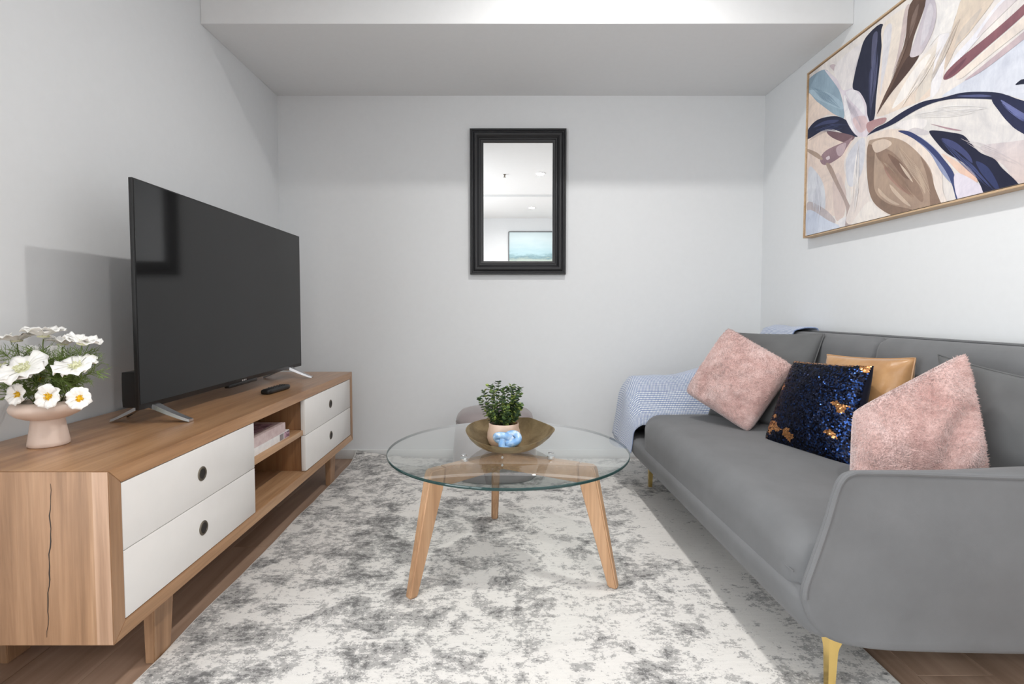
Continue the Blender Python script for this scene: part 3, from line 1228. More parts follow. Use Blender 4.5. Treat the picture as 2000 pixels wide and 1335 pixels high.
for i, ft in enumerate(feet):
    d = (ft - hub)
    d.z = 0
    Lf = d.length
    d.normalize()
    s = Vector((-d.y, d.x, 0))
    leg_dirs.append((d, s, Lf))
    kn = Lf - 0.075          # outer top of the knee
    hw = 0.0175
    # leg: tapered post leaning outwards
    z0, z1 = RT + 0.0002, BTOP
    prof = [(Lf - 0.017, z0), (Lf + 0.014, z0), (kn + 0.012, z1 - 0.012), (kn + 0.004, z1), (kn - 0.048, z1), (kn - 0.042, z1 - BH_)]
    lgm = MB()
    n = len(prof)
    vv = []
    for sd in (-1, 1):
        for (r, z) in prof:
            p = hub + d * r + s * (sd * hw * (0.8 if z < 0.1 else 1.0))
            vv.append((p.x, p.y, z))
    lgm.faces(vv, [list(range(n))[::-1], list(range(n, 2 * n))] + [[k, (k + 1) % n, n + (k + 1) % n, n + k] for k in range(n)])
    bmesh.ops.bevel(lgm.bm, geom=lgm.bm.edges[:], offset=0.0045, segments=3, affect='EDGES')
    lgm.build('leg', 'tleg', tab, angle=50)
    bm_ = MB()
    r0, r1 = (-0.0 if i < 2 else 0.02), kn - 0.048
    prof = [(r0, z1 - BH_ + 0.004), (r1 + 0.004, z1 - BH_), (r1, z1), (r0, z1)]
    n = 4
    vv = []
    for sd in (-1, 1):
        for (r, z) in prof:
            p = hub + d * r + s * (sd * hw * 0.97)
            vv.append((p.x, p.y, z))
    bm_.faces(vv, [list(range(n))[::-1], list(range(n, 2 * n))] + [[k, (k + 1) % n, n + (k + 1) % n, n + k] for k in range(n)])
    bmesh.ops.bevel(bm_.bm, geom=bm_.bm.edges[:], offset=0.003, segments=2, affect='EDGES')
    bm_.build('beam', 'tbeam', tab, angle=50)
    c = hub + d * (kn * 0.56)
    MB().lathe([(0, 0), (0.013, 0), (0.014, 0.002), (0.014, 0.010), (0.012, 0.0118), (0, 0.0118)], 28, (c.x, c.y, BTOP)).build('glass_standoff', 'chrome', tab)
    MB().lathe([(0, 0.0002), (0.010, 0.0002), (0.010, 0.0016), (0.008, 0.0022), (0, 0.0022)], 28, (c.x, c.y, TZ - 0.0001)).build('standoff_cap', 'chrome', tab)
for dz in (-0.014, -0.042):
    bt = MB().lathe([(0, 0.005), (0.003, 0.005), (0.0032, 0.003), (0.0055, 0.003), (0.006, 0.0), (0, 0)], 20)
    pb = hub + leg_dirs[0][1] * 0
    for v in bt.bm.verts:
        q = v.co.copy()
        v.co = Vector((hub.x - 0.002 + q.x, hub.y - 0.0225 - q.z, BTOP + dz + q.y))
    bt.build('bolt', 'chrome', tab)

# ================================================================== BOWL, PLANT AND KNOT on the table
BC = Vector((0.014, 1.812, TZ + 0.0006))
bowl = tag(empty('decorative_bowl', BC), 'shallow aged brass bowl with pinched rim on the glass table', 'bowl')


def bshape(inner):
    def f(a, r, z):
        # a=0 is +x (pinched tip), pi/2 is towards the back wall
        k = r / 0.15
        tip = math.exp(-((a if a < math.pi else a - 2 * math.pi) / 0.36) ** 2)
        sx = 1.0 + 0.12 * tip * k ** 2
        pin = math.exp(-((a - 0.95) / 0.22) ** 2)
        rr = r * (1 - 0.05 * pin * k)
        back = 0.5 + 0.5 * math.sin(a)
        lift = (z) * (0.62 + 0.62 * back + 0.12 * math.cos(a) ** 2 + 0.1 * pin)
        return (rr * sx * math.cos(a), rr * 0.95 * math.sin(a), lift if z > 0.004 else z)
    return f


MB().lathe([(0, 0.0), (0.076, 0.0), (0.098, 0.009), (0.120, 0.024), (0.139, 0.044), (0.149, 0.062), (0.1505, 0.0645), (0.1485, 0.0650),
            (0.1465, 0.062), (0.136, 0.046), (0.117, 0.0275), (0.096, 0.0125), (0.082, 0.0039), (0, 0.0039)], 96, BC, shape=bshape(0)).build('shell', 'bowl', bowl, angle=70)
# pot
PC = Vector((0.000, 1.843, BC.z + 0.0040))
pot = tag(empty('potted_plant', PC), 'small green leafy plant in a blush pot standing in the bowl', 'plant')
MB().lathe([(0, 0), (0.046, 0), (0.054, 0.006), (0.0605, 0.026), (0.0595, 0.045), (0.054, 0.066), (0.0545, 0.078), (0.053, 0.081), (0.0505, 0.079), (0.050, 0.07), (0.045, 0.064), (0, 0.064)], 48, PC).build('pot', 'pot', pot, angle=60)
MB().lathe([(0, 0.074), (0.025, 0.0745), (0.0495, 0.071), (0.049, 0.066), (0, 0.066)], 32, PC).build('soil', 'soil', pot)
rnd = random.Random(5)
leaves = MB()
stm = MB()
SH = 1.843 / 1000
tips = []
for k in range(30):
    tx = rnd.uniform(-1, 1)
    ty = rnd.uniform(-1, 1)
    if tx * tx + ty * ty > 1:
        continue
    h = rnd.uniform(0.05, 0.150) * (1 - 0.12 * abs(tx))
    tips.append((tx * 0.066, ty * 0.05, h))
for (px, py) in ((957, 752), (973, 748), (1000, 752), (1008, 762), (938, 778), (945, 765), (985, 757), (1010, 775), (950, 790), (965, 765)):
    p = onY(px, py, PC.y) - PC
    tips.append((p.x, rnd.uniform(-0.02, 0.02), p.z - 0.072))
for (tx, ty, h) in tips:
    foot = Vector((tx * 0.4, ty * 0.4, 0.072))
    tip = Vector((tx, ty, 0.072 + h))
    mid_ = Vector((tx * 0.78, ty * 0.78, 0.072 + h * 0.5))
    path = catmull([foot, mid_, tip], 7, False)
    stm.tube([PC + p for p in path], [0.0012 - 0.0006 * i / len(path) for i in range(len(path))], 5)
    for i in range(2, len(path)):
        for s in range(3 if i < len(path) - 1 else 5):
            p = path[i]
            t = (path[i] - path[i - 1]).normalized()
            u, w, _ = basis(t)
            a = rnd.random() * 6.28
            d = ((u * math.cos(a) + w * math.sin(a)) + t * 0.45).normalized()
            L_ = rnd.uniform(0.011, 0.019)
            W_ = L_ * 0.40
            nrm = (t * 0.8 + Vector((rnd.uniform(-.6, .6), rnd.uniform(-.6, .6), rnd.uniform(-.2, .6)))).normalized()
            sd = d.cross(nrm).normalized()
            nn = sd.cross(d)
            b = PC + p
            cols = rnd.choice([0, 0, 0, 1, 1, 2])
            vv = [b, b + d * L_ * .3 + sd * W_ * .8 + nn * .001, b + d * L_ * .7 + sd * W_ * .85 + nn * .0012, b + d * L_ + nn * 0.0, b + d * L_ * .7 - sd * W_ * .85 + nn * .0012, b + d * L_ * .3 - sd * W_ * .8 + nn * .001, b + d * L_ * .5 - nn * .0012]
            leaves.faces(vv, [[0, 1, 6], [1, 2, 6], [2, 3, 6], [3, 4, 6], [4, 5, 6], [5, 0, 6]], cols)
M['leafd'] = plain('leaf_dark', (58, 80, 52), 0.45, vary=0.25, bscale=500)
M['leafm'] = plain('leaf_mid', (92, 116, 66), 0.45, vary=0.25, bscale=500)
M['leafl'] = plain('leaf_light', (150, 166, 84), 0.5, vary=0.2, bscale=500)
stm.build('stems', 'stem', pot)
lf = leaves.build('leaves', ['leafd', 'leafm', 'leafl'], pot, norm=False)
lf['kind'] = 'stuff'
# reddish rosette at the side of the pot
ros = MB()
for k in range(26):
    a = k * 2.4
    r = 0.004 + 0.0007 * k
    el = 1.2 - 0.035 * k
    d = Vector((math.cos(a) * math.cos(el), math.sin(a) * math.cos(el), math.sin(el)))
    b = PC + Vector((0.036, -0.01, 0.076)) + Vector((math.cos(a), math.sin(a), 0)) * r * 0.5
    u, w, _ = basis(d)
    ln = 0.014
    ros.faces([b, b + d * ln * .5 + u * .0035, b + d * ln, b + d * ln * .5 - u * .0035, b + d * ln * .5 + w * .0015],
              [[0, 1, 4], [1, 2, 4], [2, 3, 4], [3, 0, 4]])
M['rosette'] = plain('rosette_leaf', (134, 108, 70), 0.5, vary=0.35, bscale=500)
tag(ros.build('rosette', 'rosette', pot), 'small brown-green succulent rosette', kind=None)

# knot
KC = Vector((0.012, 1.748, BC.z + 0.0438))
kn = tag(empty('ceramic_knot', (KC.x, KC.y, BC.z)), 'glossy pale blue ceramic knot leaning on the plant pot in the bowl', 'ornament')
kp = []
NK = 120
for k in range(NK):
    t = 2 * math.pi * k / NK
    X_ = math.sin(t) + 2 * math.sin(2 * t)
    Y_ = math.cos(t) - 2 * math.cos(2 * t)
    Z_ = -math.sin(3 * t)
    kp.append(KC + Vector((X_ * 0.0142, Z_ * 0.0135 - Y_ * -0.004, Y_ * 0.0090)))
MB().tube(kp, 0.0118, 18, closed=True).build('knot', 'knot', kn, angle=180)

# ================================================================== OTTOMAN
OC = Vector((-0.050, 2.845, RT))
ot = tag(empty('ottoman', OC), 'round taupe velvet pouf ottoman against the back wall', 'ottoman')


def osh(a, r, z):
    # slightly squared plan
    p = 2.6
    c_, s_ = math.cos(a), math.sin(a)
    k = (abs(c_) ** p + abs(s_) ** p) ** (-1 / p)
    return (r * k * c_, r * k * s_ * 0.93, z)


MB().lathe([(0, 0.0), (0.226, 0.0), (0.234, 0.006), (0.235, 0.03), (0.232, 0.12), (0.224, 0.22), (0.214, 0.285), (0.205, 0.292)], 72, OC, shape=osh).build('body', 'ottoman', ot, angle=60)
MB().lathe([(0.203, 0.290), (0.213, 0.296), (0.2145, 0.306), (0.208, 0.325), (0.190, 0.343), (0.150, 0.355), (0.08, 0.361), (0, 0.362)], 72, OC, shape=osh).build('seat_pad', 'ottoman', ot, angle=60)
pip = [OC + Vector(osh(2 * math.pi * k / 72, 0.2135, 0.2925)) for k in range(72)]
MB().tube(pip, 0.0035, 8, closed=True).build('piping', 'ottoman', ot)

# ================================================================== MIRROR
mr = tag(empty('wall_mirror', (0.088, YB, 1.13)), 'rectangular mirror in a stepped black frame on the back wall', 'mirror')
mx0, mx1, mz0, mz1 = -0.203, 0.374, 1.131, 1.998


def frame_sweep(prof, x0, x1, z0, z1, yw, sgn=-1):
    """prof: (inset, height off the wall)"""
    mb = MB()
    rings = []
    for (ins, h) in prof:
        rings.append([mb.bm.verts.new((x0 + ins, yw + sgn * h, z0 + ins)), mb.bm.verts.new((x1 - ins, yw + sgn * h, z0 + ins)),
                      mb.bm.verts.new((x1 - ins, yw + sgn * h, z1 - ins)), mb.bm.verts.new((x0 + ins, yw + sgn * h, z1 - ins))])
    for i in range(len(rings) - 1):
        for k in range(4):
            mb.bm.faces.new([rings[i][k], rings[i][(k + 1) % 4], rings[i + 1][(k + 1) % 4], rings[i + 1][k]])
    return mb


pf = [(0, 0.002), (0, 0.026), (0.003, 0.030), (0.011, 0.030), (0.014, 0.026), (0.019, 0.026), (0.022, 0.030), (0.026, 0.036), (0.033, 0.040), (0.041, 0.039),
      (0.048, 0.034), (0.053, 0.027), (0.056, 0.0245), (0.063, 0.0245), (0.066, 0.021), (0.074, 0.019), (0.079, 0.016), (0.081, 0.010), (0.081, 0.004)]
frame_sweep(pf, mx0, mx1, mz0, mz1, YB).build('frame', 'black', mr, angle=25)
box_obj('glass', (mx0 + 0.075, YB - 0.0085, mz0 + 0.075), (mx1 - 0.075, YB - 0.004, mz1 - 0.075), 'mirror', mr)
box_obj('backing', (mx0 + 0.004, YB - 0.0035, mz0 + 0.004), (mx1 - 0.004, YB - 0.0005, mz1 - 0.004), 'dark', mr)

# seascape on the rear wall, only seen in the mirror
sx0, sx1, sz0, sz1 = 0.083, 1.283, 1.45, 2.285
sc = tag(empty('seascape_picture', ((sx0 + sx1) / 2, YR, sz0)), 'pale blue seascape picture in a thin dark frame, shown in the mirror', 'picture')
box_obj('canvas', (sx0 + 0.008, YR + 0.004, sz0 + 0.008), (sx1 - 0.008, YR + 0.03, sz1 - 0.008), 'sea', sc)
frame_sweep([(0, 0.001), (0, 0.035), (0.010, 0.035), (0.010, 0.004)], sx0, sx1, sz0, sz1, YR, 1).build('frame', 'tvblack', sc, angle=25)

# ================================================================== PAINTING on the right wall
PX = 1.528                       # front plane of the canvas
py0, py1, pz0, pz1 = 1.34, 2.614, 1.292, 2.092
pt_ = tag(empty('floral_painting', (XR, (py0 + py1) / 2, pz0)), 'abstract floral painting of navy and beige petals in a slim oak frame', 'picture')
fw = 0.007
fo = 0.004
for nm, a, b in (('frame_rail', (PX - 0.006, py0 - fo - fw, pz0 - fo - fw), (XR - 0.001, py1 + fo + fw, pz0 - fo)),
                 ('frame_rail', (PX - 0.006, py0 - fo - fw, pz1 + fo), (XR - 0.001, py1 + fo + fw, pz1 + fo + fw)),
                 ('frame_rail', (PX - 0.006, py0 - fo - fw, pz0 - fo), (XR - 0.001, py0 - fo, pz1 + fo)),
                 ('frame_rail', (PX - 0.006, py1 + fo, pz0 - fo), (XR - 0.001, py1 + fo + fw, pz1 + fo))):
    box_obj(nm, a, b, 'picwood', pt_, 0.001, 1)
box_obj('backing', (XR - 0.012, py0 - fo, pz0 - fo), (XR - 0.002, py1 + fo, pz1 + fo), 'dark', pt_)
cv = MB()
lay = cv.bm.loops.layers.float_color.new('Col')
cv.box((PX + 0.0002, py0, pz0), (XR - 0.012, py1, pz1))
for f in cv.bm.faces:
    for lp in f.loops:
        lp[lay] = lin((224, 219, 215))
# strokes: outlines in a 1228x1335 enlargement of the frame region x 1540.., y 0..
SC = 2.6696
layer = [0]


def clip_poly(poly, lo, hi):
    for ax in (0, 1):
        for side, lim in ((1, lo[ax]), (-1, hi[ax])):
            out = []
            n = len(poly)
            for i in range(n):
                a, b = poly[i], poly[(i + 1) % n]
                ia, ib = side * (a[ax] - lim) >= 0, side * (b[ax] - lim) >= 0
                if ia:
                    out.append(a)
                if ia != ib:
                    t = (lim - a[ax]) / (b[ax] - a[ax])
                    out.append(Vector((a[0] + (b[0] - a[0]) * t, a[1] + (b[1] - a[1]) * t)))
            poly = out
            if len(poly) < 3:
                return []
    return poly


def stroke(c, pts, c2=None, smooth=True):
    layer[0] += 1
    P = []
    for (a, b) in pts:
        q = onX(1540 + a / SC, b / SC, PX)
        P.append(Vector((q.y, q.z)))
    if smooth:
        P = catmull(P, 5)
    P = clip_poly(P, (py0, pz0), (py1, pz1))
    if len(P) < 3:
        return
    ctr = sum(P, Vector((0, 0))) / len(P)
    tri = tessellate_polygon([[Vector((p.x, p.y, 0)) for p in P]])
    xx = PX - 0.000015 * layer[0]
    vv = [cv.bm.verts.new((xx, p.x, p.y)) for p in P]
    ca, cb_ = lin(c), lin(c2 if c2 else c)
    zmn, zmx = min(p.y for p in P), max(p.y for p in P)
    for t in tri:
        try:
            f = cv.bm.faces.new([vv[i] for i in t])
        except ValueError:
            continue
        f.normal_update()
        if f.normal.x > 0:
            f.normal_flip()
        for lp in f.loops:
            k = (lp.vert.co.z - zmn) / max(1e-6, zmx - zmn)
            lp[lay] = tuple(cb_[q] + (ca[q] - cb_[q]) * k for q in range(3)) + (1.0,)


S = stroke
# grounds
S((206, 212, 224), [(800, 500), (950, 400), (1228, 190), (1560, -120), (1560, 620), (1228, 520), (1060, 480), (880, 490)], (212, 214, 222))
S((224, 218, 210), [(455, 600), (640, 360), (830, 170), (860, 200), (800, 420), (740, 500), (600, 560)], (222, 206, 192))
S((232, 228, 224), [(640, 380), (740, 280), (700, 420), (600, 520), (540, 560)])
S((214, 206, 196), [(720, 330), (800, 230), (790, 380), (700, 500), (660, 520)])
S((228, 226, 228), [(790, 160), (840, 150), (800, 420), (760, 500), (740, 480)])
S((222, 219, 215), [(510, 650), (900, 520), (1070, 520), (1228, 690), (1560, 880), (1560, 960), (1228, 960), (1100, 800), (740, 690)], (214, 211, 212))
S((206, 198, 200), [(1000, 765), (1228, 728), (1560, 640), (1560, 900), (1228, 960), (1120, 860)], (222, 206, 200))
S((232, 228, 226), [(560, 650), (640, 620), (720, 625), (700, 670), (620, 680)])
S((205, 200, 202), [(620, 690), (660, 665), (740, 690), (700, 705)])
# lower left grounds
S((226, 208, 196), [(105, 720), (200, 690), (340, 720), (300, 900), (270, 1110), (180, 1100), (105, 1000)], (220, 206, 198))
S((208, 211, 218), [(105, 880), (140, 890), (185, 970), (190, 1090), (150, 1095), (105, 1060)])
S((188, 180, 182), [(105, 1050), (190, 1090), (245, 1150), (210, 1165), (105, 1110)])
S((198, 206, 222), [(100, 1095), (210, 1150), (280, 1190), (180, 1230), (100, 1240)], (206, 214, 228))
S((212, 196, 190), [(230, 960), (260, 900), (300, 1000), (290, 1120), (245, 1140)])
S((224, 222, 224), [(260, 1150), (320, 1130), (330, 1190), (280, 1200)])
# left petals
S((144, 166, 182), [(100, 420), (190, 362), (240, 430), (275, 500), (290, 615), (230, 590), (160, 540), (100, 490)], (150, 172, 186))
S((164, 186, 200), [(110, 470), (200, 480), (275, 530), (280, 570), (200, 540), (140, 510)])
S((224, 208, 194), [(100, 490), (150, 530), (230, 590), (270, 612), (200, 600), (100, 660)], (222, 204, 194))
S((196, 182, 186), [(215, 345), (240, 335), (265, 365), (250, 378)])
S((200, 184, 176), [(105, 735), (150, 695), (210, 680), (150, 710)])
S((43, 47, 68), [(100, 680), (150, 625), (240, 605), (300, 625), (330, 660), (362, 712), (300, 700), (240, 676), (180, 680), (100, 725)], (50, 52, 72))
S((66, 72, 104), [(130, 665), (190, 630), (260, 625), (240, 640), (180, 650)])
S((120, 96, 102), [(200, 686), (255, 688), (345, 712), (300, 742), (230, 718)])
S((152, 128, 134), [(165, 835), (195, 785), (300, 735), (335, 715), (300, 775), (270, 818), (195, 860)], (146, 122, 130))
S((186, 166, 172), [(250, 770), (300, 745), (285, 800), (260, 812)])
S((214, 200, 204), [(196, 822), (212, 812), (216, 826), (202, 834)])
S((172, 152, 138), [(100, 776), (150, 796), (178, 825), (165, 832), (100, 790)])
S((168, 148, 136), [(196, 856), (222, 862), (262, 950), (310, 1050), (335, 1110), (325, 1185), (296, 1182), (300, 1080), (240, 950)], (178, 164, 162))
# centre drape
S((220, 214, 210), [(360, 712), (412, 715), (404, 900), (425, 1110), (350, 1165), (300, 1150), (330, 1020), (290, 880), (310, 780)], (228, 218, 212))
S((206, 207, 214), [(300, 840), (340, 760), (395, 720), (392, 860), (350, 960), (310, 960)])
S((232, 226, 220), [(420, 1050), (470, 1090), (560, 1130), (420, 1165), (330, 1180), (360, 1120)])
S((226, 222, 222), [(240, 350), (390, 220), (360, 300), (335, 420), (335, 465), (290, 470)], (222, 218, 218))
S((205, 200, 206), [(335, 465), (350, 340), (370, 290), (345, 400)])
S((210, 204, 212), [(188, 362), (250, 410), (285, 470), (340, 458), (392, 495), (416, 560), (418, 690), (395, 714), (350, 702), (308, 640), (290, 580), (280, 500), (245, 440)], (216, 208, 216))
S((224, 222, 226), [(300, 480), (345, 470), (385, 520), (400, 600), (360, 560), (320, 520)])
S((212, 190, 192), [(335, 620), (400, 605), (412, 660), (370, 690)])
S((232, 230, 232), [(290, 500), (310, 520), (330, 640), (352, 698), (310, 640), (292, 580)])
# top leaves
S((44, 47, 64), [(404, 195), (492, 125), (482, 280), (458, 500), (450, 605), (430, 640), (412, 600), (405, 540), (372, 480), (336, 460), (345, 390), (370, 290)], (44, 47, 66))
S((86, 88, 112), [(440, 190), (466, 170), (455, 280), (438, 420), (432, 330)])
S((62, 66, 92), [(420, 400), (440, 350), (436, 500), (424, 560)])
S((226, 218, 208), [(494, 130), (614, 44), (604, 150), (566, 320), (500, 520), (458, 595), (470, 430), (486, 260)], (228, 214, 202))
S((214, 212, 216), [(500, 160), (540, 130), (520, 300), (490, 440), (478, 500), (490, 300)])
S((196, 182, 180), [(606, 60), (634, 26), (622, 120), (585, 280), (540, 390), (570, 280)])
S((94, 76, 68), [(634, 24), (730, -60), (706, 50), (655, 190), (628, 300), (580, 400), (520, 500), (462, 595), (500, 500), (560, 370), (610, 200)], (98, 78, 70))
S((78, 62, 58), [(620, 300), (682, 286), (630, 370), (540, 480), (490, 550), (540, 450)])
S((122, 104, 96), [(645, 90), (680, 20), (664, 110), (630, 200)])
S((192, 187, 196), [(735, -70), (772, 45), (758, 150), (712, 250), (684, 286), (634, 292), (665, 190), (706, 60)], (198, 190, 196))
S((206, 202, 208), [(735, 20), (755, 60), (730, 170), (690, 240), (700, 150)])
S((226, 224, 222), [(760, -60), (920, -60), (870, 90), (848, 165), (790, 180), (735, 240), (765, 150), (776, 50)])
# right strokes
S((214, 202, 186), [(925, -30), (1100, -60), (960, 150), (880, 240), (845, 310), (812, 358), (838, 210), (872, 90)], (208, 192, 178))
S((198, 188, 178), [(905, 150), (1010, 40), (950, 150), (880, 230), (866, 240)])
S((226, 226, 232), [(870, 290), (960, 190), (1090, 20), (1140, 0), (1040, 140), (930, 270), (845, 350)])
S((212, 204, 206), [(1100, 30), (1228, -70), (1228, -40), (1120, 70), (980, 200)])
S((142, 100, 108), [(812, 415), (822, 378), (900, 300), (1050, 180), (1228, 22), (1560, -300), (1560, -240), (1228, 78), (1010, 268), (870, 390)], (128, 88, 96))
S((112, 76, 86), [(818, 410), (860, 360), (930, 300), (880, 370)])
S((226, 216, 206), [(880, 385), (1010, 280), (1228, 90), (1560, -190), (1560, -100), (1228, 150), (1000, 330), (900, 410)])
S((200, 186, 186), [(922, 416), (1010, 345), (1228, 165), (1560, -110), (1560, -60), (1228, 205), (1040, 350), (960, 400)], (190, 172, 178))
# centre
S((172, 136, 138), [(412, 640), (505, 612), (500, 640), (455, 662), (420, 692)], (186, 150, 150))
S((40, 44, 68), [(412, 705), (455, 668), (510, 640), (600, 580), (700, 530), (800, 510), (900, 484), (1000, 478), (1100, 484), (1160, 508), (1150, 540), (1070, 520), (960, 514), (860, 515), (760, 535), (660, 578), (560, 640), (500, 668), (440, 692)], (44, 48, 72))
S((84, 90, 128), [(880, 500), (1000, 492), (1060, 502), (960, 506)])
S((40, 44, 70), [(1062, 516), (1130, 494), (1228, 525), (1560, 600), (1560, 860), (1228, 698), (1150, 640), (1100, 580)], (50, 54, 86))
S((108, 114, 158), [(1110, 520), (1228, 590), (1330, 640), (1228, 620), (1150, 570)])
S((34, 38, 56), [(1185, 442), (1210, 418), (1228, 412), (1330, 392), (1330, 440), (1228, 438)])
S((170, 140, 148), [(740, 645), (820, 662), (905, 680), (840, 675)])
# beige bulb
S((226, 212, 200), [(408, 735), (450, 695), (540, 672), (640, 690), (720, 760), (790, 850), (806, 990), (806, 1085), (560, 1130), (440, 1050), (412, 900)], (232, 222, 214))
S((176, 156, 139), [(416, 750), (450, 725), (530, 715), (610, 740), (690, 810), (745, 890), (765, 1000), (790, 1090), (580, 1128), (480, 1080), (432, 1020), (416, 900)], (168, 146, 130))
S((138, 117, 103), [(414, 760), (450, 780), (446, 900), (455, 1000), (520, 1060), (640, 1090), (660, 1105), (570, 1130), (480, 1088), (430, 1025), (410, 900)])
S((142, 120, 106), [(690, 815), (735, 880), (765, 980), (800, 1070), (795, 1095), (745, 1090), (735, 980), (715, 890)])
S((150, 127, 112), [(455, 770), (540, 790), (640, 900), (700, 1010), (690, 1050), (600, 950), (520, 860), (470, 830)])
S((128, 104, 92), [(520, 800), (590, 850), (640, 930), (600, 920), (545, 850)])
S((164, 132, 120), [(500, 860), (570, 920), (640, 1010), (590, 990), (520, 920)])
S((208, 190, 172), [(580, 850), (625, 900), (650, 950), (610, 905)])
S((202, 182, 164), [(530, 960), (590, 1020), (640, 1075), (600, 1055), (545, 1000)])
S((196, 176, 158), [(470, 980), (520, 1030), (580, 1065), (540, 1060), (480, 1015)])
S((190, 170, 152), [(660, 860), (700, 930), (715, 1010), (690, 960)])
S((214, 196, 180), [(440, 745), (500, 725), (540, 750), (480, 790), (450, 790)])
# blue arcs
S((128, 138, 172), [(610, 690), (690, 715), (780, 790), (840, 880), (860, 960), (800, 900), (740, 800), (670, 735)], (150, 158, 186))
S((58, 66, 106), [(572, 682), (640, 688), (740, 755), (820, 840), (868, 915), (905, 1058), (882, 1058), (850, 950), (800, 860), (720, 770), (640, 715)], (66, 76, 118))
S((228, 204, 188), [(800, 800), (860, 830), (960, 900), (985, 950), (900, 905), (845, 850)], (226, 190, 172))
S((218, 213, 224), [(868, 905), (985, 952), (1042, 1030), (900, 1062)], (222, 216, 228))
S((37, 40, 60), [(736, 690), (760, 679), (850, 690), (915, 706), (960, 755), (1005, 797), (1075, 828), (1115, 875), (1185, 940), (1216, 990), (1150, 1010), (1040, 1030), (1000, 960), (960, 890), (900, 840), (830, 800), (780, 750)], (38, 41, 62))
S((70, 76, 116), [(800, 720), (870, 740), (940, 800), (960, 850), (900, 800), (840, 760)])
S((56, 64, 102), [(980, 840), (1040, 870), (1090, 950), (1100, 1000), (1040, 940), (1000, 890)])
rs = random.Random(33)
for (x0_, y0_, x1_, y1_, n_, bow_, w_, c_) in [(425, 620, 470, 160, 9, 14, 3.0, (98, 102, 132)), (1080, 1000, 790, 720, 10, 18, 3.0, (78, 88, 134)), (140, 680, 320, 650, 6, -16, 2.5, (82, 90, 128)),
                                               (1100, 530, 1320, 680, 9, 14, 3.0, (112, 120, 170)), (500, 520, 690, 40, 6, 6, 3.0, (128, 108, 98)), (460, 800, 680, 1060, 10, 18, 4.0, (150, 126, 110)),
                                               (560, 740, 760, 1040, 8, 22, 4.0, (196, 176, 158)), (590, 560, 800, 240, 8, 14, 4.0, (232, 224, 216)), (720, 470, 900, 90, 8, 12, 4.0, (204, 194, 184)),
                                               (340, 1150, 370, 740, 7, 14, 4.0, (234, 230, 228)), (150, 1180, 150, 900, 6, 18, 4.0, (218, 220, 228)), (640, 600, 1050, 560, 8, 26, 3.5, (230, 228, 228)),
                                               (900, 720, 1220, 860, 6, 22, 4.0, (212, 206, 208)), (120, 450, 270, 560, 7, 16, 3.0, (126, 150, 168)), (300, 500, 390, 680, 7, 14, 3.0, (196, 190, 200))]:
    for q_ in range(n_):
        off = (q_ / max(1, n_ - 1) - 0.5) * 2
        ta, tb = rs.uniform(0, 0.4), rs.uniform(0.55, 1.0)
        dx_, dy_ = x1_ - x0_, y1_ - y0_
        ln_ = math.hypot(dx_, dy_)
        nx_, ny_ = -dy_ / ln_, dx_ / ln_
        up_, dn_ = [], []
        for k_ in range(6):
            t_ = ta + (tb - ta) * k_ / 5
            b_o = off * bow_ * math.sin(math.pi * min(1, max(0.05, t_)))
            ww = w_ * rs.uniform(0.3, 0.6) * math.sin(math.pi * (k_ + 0.4) / 5.8)
            cx_, cy_ = x0_ + dx_ * t_ + nx_ * b_o, y0_ + dy_ * t_ + ny_ * b_o
            up_.append((cx_ + nx_ * ww, cy_ + ny_ * ww))
            dn_.append((cx_ - nx_ * ww, cy_ - ny_ * ww))
        S(c_, up_ + dn_[::-1])
cv.build('canvas', 'paint', pt_, smooth=False, norm=False)

# ================================================================== SOFA
SO = Vector((1.122, 1.945, 0))
SRZ = math.radians(1.3)
sofa = tag(empty('sofa', SO, SRZ), 'grey velvet three-seat sofa with brass legs along the wall', 'sofa')
sofa['local'] = 1
A0, A1 = -0.812, 0.812            # outer faces of the arms (local y)
SF = -0.462                       # front line (local x)
SBK = 0.385                       # back (local x)


def sm(a, b, t):
    t = max(0, min(1, (t - a) / (b - a)))
    return t * t * (3 - 2 * t)


# base rail
def base_fn(p):
    # belly: undercut towards the floor at the front, rounded plan corners
    k = max(0, (0.250 - p.z) / 0.09)
    if p.x < 0:
        p.x += 0.045 * k * k * sm(0.0, -0.4, p.x)
    e = sm(0.62, 0.81, p.y) * sm(0.1, -0.4, p.x)
    p.x += 0.03 * e
    return p


MB().soft((SF - 0.010, A0 + 0.006, 0.162), (SBK, A1 - 0.006, 0.280), (0.026, 0.05, 0.024), 26, base_fn).build('base', 'sofa', sofa, angle=180)


# seat cushion
def seat_fn(p):
    u = p.y / 0.70
    p.z += 0.016 * (1 - min(1, abs(u)) ** 3) * sm(0.3, 0.40, p.z) * (1 - ((p.x + 0.12) / 0.4) ** 2 * 0.5)
    p.x += 0.05 * sm(0.55, 0.74, u) * sm(0.0, -0.45, p.x) * abs(u)
    p.z += 0.002 * ns(p, 6)
    return p


MB().soft((SF - 0.001, A0 + 0.032, 0.185), (0.20, A1 - 0.235, 0.402), (0.075, 0.05, 0.072), 26, seat_fn).build('seat_cushion', 'sofa', sofa, angle=180)
# cushion seam line along the front
sl = []
for k in range(41):
    y = A0 + 0.05 + (A1 - 0.30 - A0 - 0.05) * k / 40
    p = seat_fn(Vector((SF + 0.0008, y, 0.308)))
    sl.append(p)
MB().tube(sl, 0.0014, 6).build('seat_piping', 'sofa', sofa)


